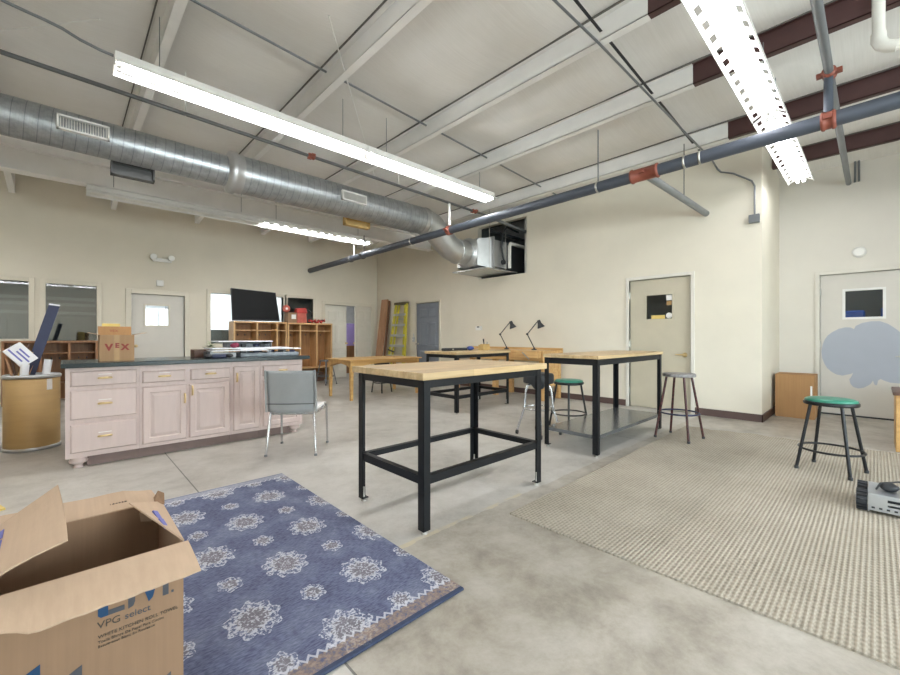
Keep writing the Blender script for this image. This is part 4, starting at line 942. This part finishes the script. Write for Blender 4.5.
# clutter pile on the counter
solo('small_brown_box', B(1.03, 1.19, 5.18, 5.36, .91, .995), 'walnut', 'dark brown box on the counter between the lettered box and the white clutter', 'box', bev=.008)
t = thing('grey_parts_tray', 'grey plastic tray of robot parts at the bottom of the counter pile', 'tray', (1.62, 5.05, .91), 0, None, True)
obj('tray', B(1.42, 2.08, 4.88, 5.3, .91, .955), 'grey_part', t, .01)
for i in range(9):
    x = 1.46+.07*i; obj('loose_part', obox(BM(), (x, 4.93+.12*(i % 2), .967), (.05, .06, .024), (0, 0, i*.7)), ['dark', 'grey_part', 'navy'][i % 3], t, .004)
t = thing('white_sheet_stack', 'stack of long white panels slanting across the counter', 'panel stack', (1.5, 5.1, .98), 0, None, True)
for i, (xa, xb, yy, zz) in enumerate(((1.14, 1.72, 5.02, .982), (1.42, 2.12, 5.06, .994), (1.15, 2.0, 5.12, 1.006))):
    obj('panel', obox(BM(), ((xa+xb)/2, yy, zz), (xb-xa, .30, .01), (0, 0, (-.06, .03, .05)[i])), 'foam', t, .002)
t = thing('parts_bin', 'open grey bin with a white rim on top of the counter pile', 'bin', (1.6, 5.2, 1.01), 0, None, True)
a, b, c, d = 1.36, 1.82, 5.06, 5.36
bm = B(a, b, c, d, 1.012, 1.017); box(bm, a, b, d-.005, d, 1.017, 1.075); box(bm, a, a+.005, c, d, 1.017, 1.075); box(bm, b-.005, b, c, d, 1.017, 1.075)
obj('bin', bm, 'grey_part', t); obj('white_lid', B(a-.12, b+.01, c-.01, d+.01, 1.077, 1.089), 'foam', t, .003)
for i in range(5): obj('bin_part', obox(BM(), (1.52+.07*i, 5.12, 1.035), (.05, .05, .034), (0, 0, i)), ['dark', 'grey_part', 'navy'][i % 3], t, .004)
solo('maroon_part', lump(BM(), (1.40, 5.02, 1.038), (.045, .04, .028), seed=3), 'maroon_part', 'maroon lump on the white panels of the counter pile', 'part')
t = thing('game_controller', 'dark grey handheld controller lying at the front of the white clutter', 'controller', (1.2, 4.85, .91), 0, None, True)
obj('body', B(1.10, 1.28, 4.82, 4.88, .912, .95), 'navy', t, .012)
for x in (1.09, 1.29): obj('grip', lump(BM(), (x, 4.82, .935), (.035, .05, .024), amp=.1, seed=2), 'dark', t)
t = thing('white_motor_box', 'white plastic housing with a black bracket left on the counter pile', 'housing', (1.25, 5.0, .91), 0, None, True)
obj('housing', B(1.13, 1.40, 4.96, 5.1, .911, .960), 'foam', t, .01); obj('bracket', B(1.10, 1.13, 4.93, 5.08, .91, .975), 'dark', t, .004)
t = thing('potted_sprig', 'pale green leafy sprig behind the counter pile', 'plant', (1.24, 5.4, .91), 0, None, True)
obj('cup', lathe(BM(), [(.025, 0), (.035, .08)], (1.24, 5.4, .91), 14), 'foam', t)
bm = BM()
for i in range(26):
    a = i*2.4; r = .02+.05*random.random(); z = 1.0+.09*random.random(); p = Vector((1.24+r*math.cos(a), 5.4+r*.6*math.sin(a), z)); q = Vector((math.cos(a), math.sin(a), .4))*.03; s = Vector((-math.sin(a), math.cos(a), 0))*.012
    bm.faces.new([bm.verts.new(v) for v in (p-q, p+s, p+q, p-s)])
obj('leaves', bm, 'leaf', t)

# ------------------------------------------------------------------ grey chair
t = thing('stacking_chair', 'grey plastic chair with chrome legs facing the pink cabinets', 'chair', (1.71, 4.03, 0), math.radians(51))
# local: faces +x ; back at x=-.24
n = 14; bm = BM()
def shell(th=.0):
    rows = []
    for i in range(13):
        f = i/12; z = .42+f*.395; xb = -.205-.05*f**1.2
        rows.append([(xb-.028*math.cos(PI*(j/n-.5))+(.03 if i == 0 else 0)*0, -.225*(1-.02*f)+(.45*(1-.02*f))*j/n, z-(.018*math.sin(PI*j/n) if i == 0 else 0)) for j in range(n+1)])
    return rows
R_ = shell(); F_ = [[bm.verts.new(p) for p in r] for r in R_]; K_ = [[bm.verts.new((p[0]+.012, p[1], p[2])) for p in r] for r in R_]
for G_, s in ((F_, 1), (K_, -1)):
    for i in range(12):
        for j in range(n):
            q = (G_[i][j], G_[i][j+1], G_[i+1][j+1], G_[i+1][j]); bm.faces.new(q if s > 0 else q[::-1]).smooth = True
for i in range(12):
    for j in (0, n): bm.faces.new((F_[i][j], F_[i+1][j], K_[i+1][j], K_[i][j]))
for j in range(n):
    for i in (0, 12): bm.faces.new((F_[i][j], F_[i][j+1], K_[i][j+1], K_[i][j]))
br = obj('backrest', bm, 'grey_plastic', t)
bm = BM(); tube(bm, [(-.242, -.222, .50), (-.247, -.10, .497), (-.247, .10, .497), (-.242, .222, .50)], .004, 6); obj('groove', bm, 'pipe_dark', br)
for s in (-1, 1):
    bm = BM(); tube(bm, [(-.222, s*.232, .42), (-.232, s*.232, .60), (-.262, s*.228, .82)], .010, 8); obj('side_trim', bm, 'grey_plastic', br)
bm = BM(); P = [(-.2, .455), (-.1, .442), (.05, .44), (.16, .45), (.22, .445), (.245, .42), (.25, .40)]
slab(bm, [(x, -.225, z) for x, z in P]+[(x-.004, -.225, z-.016) for x, z in P[::-1]], (0, .45, 0)); obj('seat', bm, 'seat_white', t)
for s in (-1, 1):
    obj('leg', tube(BM(), [(-.16, s*.2, .42), (-.19, s*.205, .40), (-.235, s*.232, .012)], .011, 10), 'chrome', t)
    obj('leg', tube(BM(), [(.12, s*.215, .40), (.16, s*.225, .435), (.20, s*.232, .42), (.215, s*.235, .38), (.24, s*.237, .012)], .011, 10), 'chrome', t)
    obj('side_rail', tube(BM(), [(-.19, s*.205, .40), (.0, s*.215, .39), (.20, s*.232, .40)], .010, 10), 'chrome', t)
    for x, y in ((-.235, .232), (.24, .237)): obj('foot_cap', lathe(BM(), [(.015, 0), (.014, .015), (.012, .018)], (x, s*y, 0), 10), 'pipe2', t)
obj('cross_rail', tube(BM(), [(-.14, -.205, .385), (-.14, .205, .385)], .009, 8), 'chrome', t)

# ------------------------------------------------------------------ fibre drum with scrap
DC = Vector((-.243, 5.97, 0)); DR = .208
t = thing('fibre_drum', 'tall round kraft drum full of scrap left of the pink cabinets', 'drum', DC, 0)
obj('body', lathe(BM(), [(DR, .02), (DR, .735), (DR-.006, .74), (DR-.006, .03)], seg=40), 'kraft_drum', t)
obj('rim', lathe(BM(), [(DR-.008, .72), (DR+.008, .72), (DR+.01, .745), (DR-.002, .757), (DR-.01, .745)], seg=40), 'alu', t)
obj('base_band', lathe(BM(), [(DR-.02, 0), (DR+.007, 0), (DR+.008, .03), (DR-.002, .035)], seg=40), 'alu', t)
a = -.62; bm = BM(); a0, a1 = -1.02, -.78
pts = [(DR*1.006*math.cos(x), DR*1.006*math.sin(x)) for x in (a0, (a0+a1)/2, a1)]
v0 = [bm.verts.new((x, y, .60)) for x, y in pts]; v1 = [bm.verts.new((x, y, .71)) for x, y in pts]
for i in range(2): bm.faces.new((v0[i], v0[i+1], v1[i+1], v1[i]))
obj('label_sticker', bm, 'label', t)
obj('scrap_fill', lump(BM(), (0, 0, .64), (.185, .185, .09), amp=.12, seed=9), 'card_brown', t)
def Dw(x, y, z): return (DC.x+x, DC.y+y, z)
t = thing('navy_board', 'long dark navy board sticking up out of the kraft drum', 'board', Dw(-.01, .0, .62), 0, None, True)
bm = lean(BM(), (-.375, 5.98, .5), (-.125, 6.02, 1.475), (.085, 0, -.012), (0, .025, 0)); obj('board', bm, 'navy', t, .003)
obj('white_end', lean(BM(), (-.125, 6.0198, 1.476), (-.121, 6.02, 1.49), (.085, 0, -.012), (0, .025, 0)), 'foam', t)
t = thing('printed_carton', 'white printed carton tilted in the kraft drum left of the navy board', 'carton', Dw(-.1, -.05, .78), 0, None, True)
bm = obox(BM(), (-.325, 5.93, .955), (.15, .09, .21), (0, math.radians(-38), .15)); bx = obj('body', bm, 'foam', t, .003)
for i, (u, w, h) in enumerate(((0, .1, .02), (.03, .08, .012), (-.035, .11, .02))):
    R = Euler((0, math.radians(-38), .15)).to_matrix(); c = Vector((-.325, 5.93, .955))+R@Vector((u, -.0462, .02*i-.02)); obj('printed_band', obox(BM(), c, (.014, .001, w*1.4), (0, math.radians(-38), .15)), 'ink_vio', bx)
solo('wood_offcut', obox(BM(), (-.29, 5.93, .86), (.05, .03, .26), (0, math.radians(14), 0)), 'pencil', 'short tan wood offcut in the kraft drum touching the navy board', 'offcut')
solo('white_roll', tube(BM(), [(-.30, 5.87, .70), (-.29, 5.88, .86)], .032, 16), 'foam', 'short white roll at the front of the kraft drum', 'roll')
solo('white_roll', tube(BM(), [(-.155, 5.93, .66), (-.125, 5.95, .90)], .032, 16), 'foam', 'white roll leaning at the right of the navy board in the drum', 'roll')
t = thing('scrap_sticks', 'bundle of brown scrap sticks at the left of the kraft drum', 'sticks', Dw(-.15, .05, .75), 0, None, True)
for i in range(7): obj('stick', tube(BM(), [(-.37+.012*i, 5.99+.02*(i % 3), .66), (-.45+.045*i, 6.02, 1.02+.05*math.sin(i*2.1))], .011, 6), ['plank', 'walnut', 'card'][i % 3], t)
# things just entering at the left edge
t = thing('crate_stand', 'edge of a yellow wooden crate at the left frame edge before the drum', 'crate', (-.75, 5.6, 0), 0, None, True)
obj('body', B(-1.0, -.505, 5.2, 5.7, 0.02, .68), 'bench_wood', t, .006); obj('lid', B(-1.02, -.485, 5.18, 5.72, .68, .70), 'bench_wood', t, .004)
for k in (-.99, -.55): obj('foot_block', B(k, k+.04, 5.25, 5.65, 0, .02), 'bench_wood', t)
t = thing('coiled_cable', 'dark cable hanging beside the wooden crate at the left frame edge', 'cable', (-.49, 5.4, 0), 0, None, True)
obj('cable', tube(BM(), [(-.48, 5.3, .45), (-.47, 5.33, .3), (-.475, 5.36, .12), (-.46, 5.36, .02), (-.44, 5.30, .012), (-.46, 5.24, .012)], .009, 8), 'dark', t)
solo('yellow_card', obox(BM(), (-.39, 3.98, .008), (.18, .14, .012), (0, 0, .3)), 'yellow', 'yellow card on the floor at the left edge behind the open carton', 'card')

# ------------------------------------------------------------------ big open carton in the foreground
t = thing('large_cardboard_box', 'large open cardboard box with blue lettering in the near left corner', 'box', (.08, 1.7, RUGT), 0, None, True)
x0, x1, y0, y1, zt = -.20, .268, 1.487, 1.92, .50; w = .006
bm = B(x0, x1, y0, y0+w, RUGT, zt); box(bm, x0, x1, y1-w, y1, RUGT, zt); box(bm, x0, x0+w, y0+w, y1-w, RUGT, zt); box(bm, x1-w, x1, y0+w, y1-w, RUGT, zt); box(bm, x0+w, x1-w, y0+w, y1-w, RUGT, RUGT+w)
obj('body', bm, 'card', t, .002)
def flapmesh(grid, th):
    bm = BM(); A = [[bm.verts.new(p) for p in r] for r in grid]; Bv = [[bm.verts.new(Vector(p)+Vector(th)) for p in r] for r in grid]
    m, k = len(grid), len(grid[0])
    for i in range(m-1):
        for j in range(k-1):
            bm.faces.new((A[i][j], A[i][j+1], A[i+1][j+1], A[i+1][j])); bm.faces.new((Bv[i][j], Bv[i+1][j], Bv[i+1][j+1], Bv[i][j+1]))
    for i in range(m-1):
        for j in (0, k-1): bm.faces.new((A[i][j], A[i+1][j], Bv[i+1][j], Bv[i][j]))
    for j in range(k-1):
        for i in (0, m-1): bm.faces.new((A[i][j], A[i][j+1], Bv[i][j+1], Bv[i][j]))
    return bm
# front flap folded out towards the room, crumpled and torn at its left end
g = []
for i in range(9):
    f = i/8; row = []
    for j in range(27):
        u = j/26; x = x0-.012+(x1-x0+.024)*u
        L = .165 if u > .31 else .165-.135*(1-u/.31)**.75
        if u < .2: L -= .008*math.sin(u*90)
        cr = .0012*math.sin(u*46)*f
        cr -= .004*math.exp(-((u-.36)/.012)**2)*f+.003*math.exp(-((u-.70)/.012)**2)*f
        row.append((x, y0-L*f, zt+.001-.012*f-.012*f*f-.014*f*(1-u)+cr))
    g.append(row)
lab(obj('flap', flapmesh(g, (0, 0, -.004)), 'card_lit', t), 'crumpled front flap folded outward')
g = [[(x0+(x1-x0)*j/10, y1+.222*i/4, zt+.002+.0015*math.sin(j*1.9)*(i/4)-(.02*(i/4)*max(0, (j-8)/2))) for j in range(11)] for i in range(5)]
bf = lab(obj('flap', flapmesh(g, (0, 0, -.004)), 'card_lit', t), 'back flap folded outward')
# left flap tipped inwards with a crease
g = []
for i in range(7):
    f = i/6; row = []
    for j in range(9):
        q = j/8; L = .226*f; th = math.radians(24.5+11*q**1.5); k = .012*math.sin(PI*f)*(1-q)
        row.append((x0+L*math.cos(th), y0+(y1-y0)*q, zt+L*math.sin(th)+k))
    g.append(row)
lf_ = lab(obj('flap', flapmesh(g, (-.002, 0, .004)), 'card_lit', t), 'left flap leaning inward over the opening')
g = []
for i in range(5):
    f = i/4
    g.append([(x1-(.004+.098*(j/6))*f, y0+(y1-y0)*(.01+.85*j/6+.10*(1-f)*j/6), zt+(.006+.03*(j/6))*f) for j in range(7)])
for (qa, qb) in ((.45, .60), (.64, .80)):
    P = []
    for q, f in ((qa, .30), (qb, .30), (qb, .36), (qa, .36)):
        L = .226*f; th = math.radians(24.5+11*q**1.5); k = .012*math.sin(PI*f)*(1-q)
        P.append((x0+L*math.cos(th)-.003, y0+(y1-y0)*q, zt+L*math.sin(th)+k+.0055))
    obj('printed_bar', slab(BM(), P, (-.001, 0, .0015)), 'ink_vio', lf_)
rf_ = lab(obj('flap', flapmesh(g, (.003, 0, .003)), 'card_lit', t), 'right flap leaning inward with a torn corner')
obj('torn_corner', slab(BM(), [(x1-.02, y1-.03, zt+.002), (x1+.004, y1-.06, zt+.004), (x1+.01, y1-.01, zt+.028), (x1-.004, y1+.03, zt+.03), (x1-.018, y1+.02, zt+.012)], (.002, 0, .003)), 'card', t)
obj('torn_tab', slab(BM(), [(x1-.07, y1-.05, zt-.01), (x1-.03, y1-.06, zt-.015), (x1-.035, y1-.055, zt-.05), (x1-.065, y1-.045, zt-.045)], (.002, .002, 0)), 'card_lit', t)
yt = y0-.0012
def ink(pts, mat, nm='printed_mark'): obj(nm, slab(BM(), [(x, yt+.001, z) for x, z in pts], (0, -.0012, 0)), mat, t)
TX = .066
# brand lettering, the upper part covered by the flap
ink([(TX, 0.4310), (TX+.012, 0.4370), (TX+.022, 0.4310), (TX+.022, 0.3570), (TX+.006, 0.3570), (TX, 0.3640)], 'ink_blue')
ink([(TX+.022, 0.3710), (TX+.058, 0.3710), (TX+.058, 0.3570), (TX+.022, 0.3570)], 'ink_grey')
ink([(TX+.066, 0.4310), (TX+.082, 0.4310), (TX+.082, 0.3710), (TX+.078, 0.3590), (TX+.066, 0.3550)], 'ink_grey')
ink([(TX+.092, 0.4310), (TX+.108, 0.4310), (TX+.117, 0.3840), (TX+.128, 0.4310), (TX+.140, 0.4310), (TX+.124, 0.3640), (TX+.114, 0.3550)], 'ink_blue')
ink([(TX+.148, 0.4310), (TX+.163, 0.4310), (TX+.163, 0.3560), (TX+.148, 0.3560)], 'ink_grey')
ink([(TX+.170, 0.3640), (TX+.176, 0.3640), (TX+.176, 0.3570), (TX+.170, 0.3570)], 'ink_grey')
text('VPG', .028, Tface(TX-.002, yt, 0.3280), 'printed_text', 'ink_black', t); text('select', .026, Tface(TX+.058, yt, 0.3280), 'printed_text', 'ink_grey', t)
text('WHITE KITCHEN ROLL TOWEL', .0133, Tface(TX, yt, 0.3010), 'printed_text', 'ink_black', t)
text('Toalla Blanca De Papel Para Cocina', .0105, Tface(TX, yt, 0.2870), 'printed_text', 'ink_black', t)
text('Essuie-tout Blanc En Rouleaux', .0105, Tface(TX, yt, .275), 'printed_text', 'ink_black', t)
for (xa, zt_, m) in ((-.0965, .294, 'ink_blue'), (-.0165, .2485, 'ink_grey'), (.185, .116, 'ink_grey')):
    ink([(xa, zt_-.107), (xa+.004, zt_-.042), (xa+.02, zt_-.015), (xa+.05, zt_), (xa+.05, zt_-.107)], m)
text('164358', .018, Matrix.Translation((.12, y1+.07, zt+.004)), 'printed_text', 'ink_black', bf)
for (ya, yb) in ((1.60, 1.68), (1.69, 1.76)):
    q = .05
    obj('printed_bar', slab(BM(), [(x1-.016-(ya-y0)*.06, ya, zt+.006+.008*(ya-y0)/.43), (x1-.016-(yb-y0)*.06, yb, zt+.008+.012*(yb-y0)/.43), (x1-.024-(yb-y0)*.08, yb, zt+.012+.016*(yb-y0)/.43), (x1-.024-(ya-y0)*.08, ya, zt+.009+.012*(ya-y0)/.43)], (.003, 0, .004)), 'ink_vio', t)

# ------------------------------------------------------------------ box by the return wall, robot, cabinet edge
t = thing('cardboard_box', 'plain brown cardboard box in the corner beside the recess door', 'box', (7.8, .83, 0), 0, None, True)
obj('body', B(7.40, 7.82, .575, 1.0, 0, .60), 'card_brown', t, .004)
for (a, b) in ((.575, .785), (.79, 1.0)): obj('flap', B(7.40, 7.82, a, b, .601, .605), 'card_brown', t)
obj('packing_tape', B(7.399, 7.40, .60, .62, .32, .46), 'label', t)
t = thing('robot_chassis', 'silver metal robot chassis with a black tread wheel on the rug at right', 'robot', (3.9, -.15, .009), 0, None, True)
z = .0105
obj('front_plate', wallmesh('x', 3.74, 3.745, -.5, .03, .03, .13, [(-.42, -.05, .095, .112), (-.42, -.05, .068, .08)]), 'alu', t)
obj('rear_plate', B(4.05, 4.055, -.5, .03, .03, .13), 'alu', t)
for zz in (.13, .05): obj('deck_plate', B(3.745, 4.05, -.5, .03, zz, zz+.005), 'alu', t)
obj('inner_block', B(3.80, 4.0, -.46, -.02, .06, .12), 'dark', t, .004)
bm = BM()
for i in range(16): box(bm, 3.7345, 3.7395, -.49+.033*i, -.475+.033*i, .045, .055); 
obj('hole_row', bm, 'dark', t)
for x in (3.80, 4.02):
    w_ = obj('wheel', lathe(BM(), [(.03, -.025), (.058, -.025), (.058, .025), (.03, .025)], (x, .065, z+.062), 24, axis='y'), 'dark', t)
    bm = BM()
    for k in range(16):
        a = k*PI/8; obox(bm, (x+.060*math.cos(a), .065, z+.062+.060*math.sin(a)), (.012, .05, .012), (0, -a, 0))
    obj('tread', bm, 'dark', w_)
    obj('hub', lathe(BM(), [(.029, -.027), (.029, .027)], (x, .065, z+.062), 16, axis='y'), 'alu', w_)
    obj('wheel', lathe(BM(), [(.03, -.025), (.058, -.025), (.058, .025), (.03, .025)], (x, -.54, z+.062), 24, axis='y'), 'dark', t)
obj('side_rail', B(3.74, 4.05, .03, .036, .02, .135), 'alu', t)
for y in (-.06, -.17): obj('motor', lump(BM(), (3.88, y, .16), (.05, .045, .028), amp=.12, seed=6), 'dark', t)
obj('wire', tube(BM(), [(3.86, .0, .135), (3.87, -.02, .18), (3.90, -.1, .20), (3.92, -.22, .20), (3.92, -.36, .165), (3.92, -.42, .135)], .005, 6), 'dark', t)
t = thing('side_cabinet', 'wooden cabinet with a dark top cut off by the right frame edge', 'cabinet', (6.3, -.4, 0), 0, None, True)
obj('body', B(5.95, 6.55, -.75, -.135, 0, .56), 'yellow_wood', t, .004); obj('top', B(5.92, 6.58, -.78, -.115, .56, .59), 'walnut', t, .004)

GROUPS = dict(strip_light='fluorescent strip lights', work_table='black steel work tables', metal_stool='round metal stools', roof_purlin='roof purlins', desk_lamp='swing-arm lamps on the workbench',
    base_cabinet='pink cabinets under the countertop', cubby_unit='wooden cubby units', area_rug='rugs on the floor', tension_wire='ceiling bracing wires', white_roll='white rolls in the drum',
    reflection_bar='bars imitating reflections in the left windows', storage_bin='blue bins behind the recess door', storage_box='boxes under the cubby bench', cardboard_box='small cardboard boxes', fill_light_panel='added light panels in the back rooms')
for o in list(S_.objects):
    if o.parent is None and 'category' in o.keys():
        k = o.name.split('.')[0]
        if k in GROUPS: o['group'] = GROUPS[k]

# ------------------------------------------------------------------ unseen windows and area lamps added as fill, camera
for i, (ax, xa, xb) in enumerate((('y', 1.6, 5.2), ('x', -3.9, -.6))):
    def R(bm, p, q, c, d, r, t_):
        if ax == 'y': box(bm, p, q, YMIN+c, YMIN+d, r, t_)
        else: box(bm, XMIN+c, XMIN+d, p, q, r, t_)
        return bm
    bm = BM()
    for (p, q, r, s) in ((xa, xa+.06, .9, 2.6), (xb-.06, xb, .9, 2.6), (xa+.06, xb-.06, .9, .96), (xa+.06, xb-.06, 2.54, 2.6), ((xa+xb)/2-.03, (xa+xb)/2+.03, .96, 2.54)): R(bm, p, q, -.14, .02, r, s)
    wn = struct('window_%d' % (5+i), bm, 'trim'); obj('pane', R(BM(), xa+.06, xb-.06, -.07, -.064, .96, 2.54), 'glass', wn)  # both windows are unseen, added to let fill light in
def daylight(name, loc, rot, sx, sy, p, c):
    L = bpy.data.lights.new(name, 'AREA'); L.shape = 'RECTANGLE'; L.size = sx; L.size_y = sy; L.energy = p; L.color = c
    o = bpy.data.objects.new(name, L); COL.objects.link(o); o.location = loc; o.rotation_euler = rot
daylight('window_daylight', (3.4, YMIN-.25, 1.75), (PI/2, 0, 0), 3.5, 1.6, 190, (.93, .97, 1))  # area lamp added outside the unseen rear window as fill
daylight('window_daylight', (XMIN-.35, -2.25, 1.75), (PI/2, 0, -PI/2), 3.2, 1.6, 190, (.88, .94, 1))  # second added fill lamp, outside the unseen left-hand window
W = bpy.data.worlds.new('sky'); S_.world = W; W.use_nodes = True
nt = W.node_tree; sky = nt.nodes.new('ShaderNodeTexSky'); sky.sky_type = 'NISHITA'; sky.sun_disc = False; sky.sun_elevation = math.radians(40); sky.sun_rotation = math.radians(60)
nt.links.new(sky.outputs[0], nt.nodes['Background'].inputs[0]); nt.nodes['Background'].inputs[1].default_value = .35

cam = bpy.data.cameras.new('camera'); co = bpy.data.objects.new('camera', cam); COL.objects.link(co); S_.camera = co
F_PX, VX = 405., 450.
cam.sensor_fit = 'HORIZONTAL'; cam.sensor_width = 36; cam.lens = 36*F_PX/900
cam.shift_y = -(337.5-336.5)/900*1.0
cam.clip_start = .05; cam.clip_end = 60
yaw = math.atan(385/405.)
co.location = (0, 0, 1.14); co.rotation_euler = (PI/2, 0, -yaw)
vs = S_.view_settings; vs.view_transform = 'Standard'; vs.look = 'None'; vs.gamma = 1; vs.use_curve_mapping = False; vs.exposure = 1.33
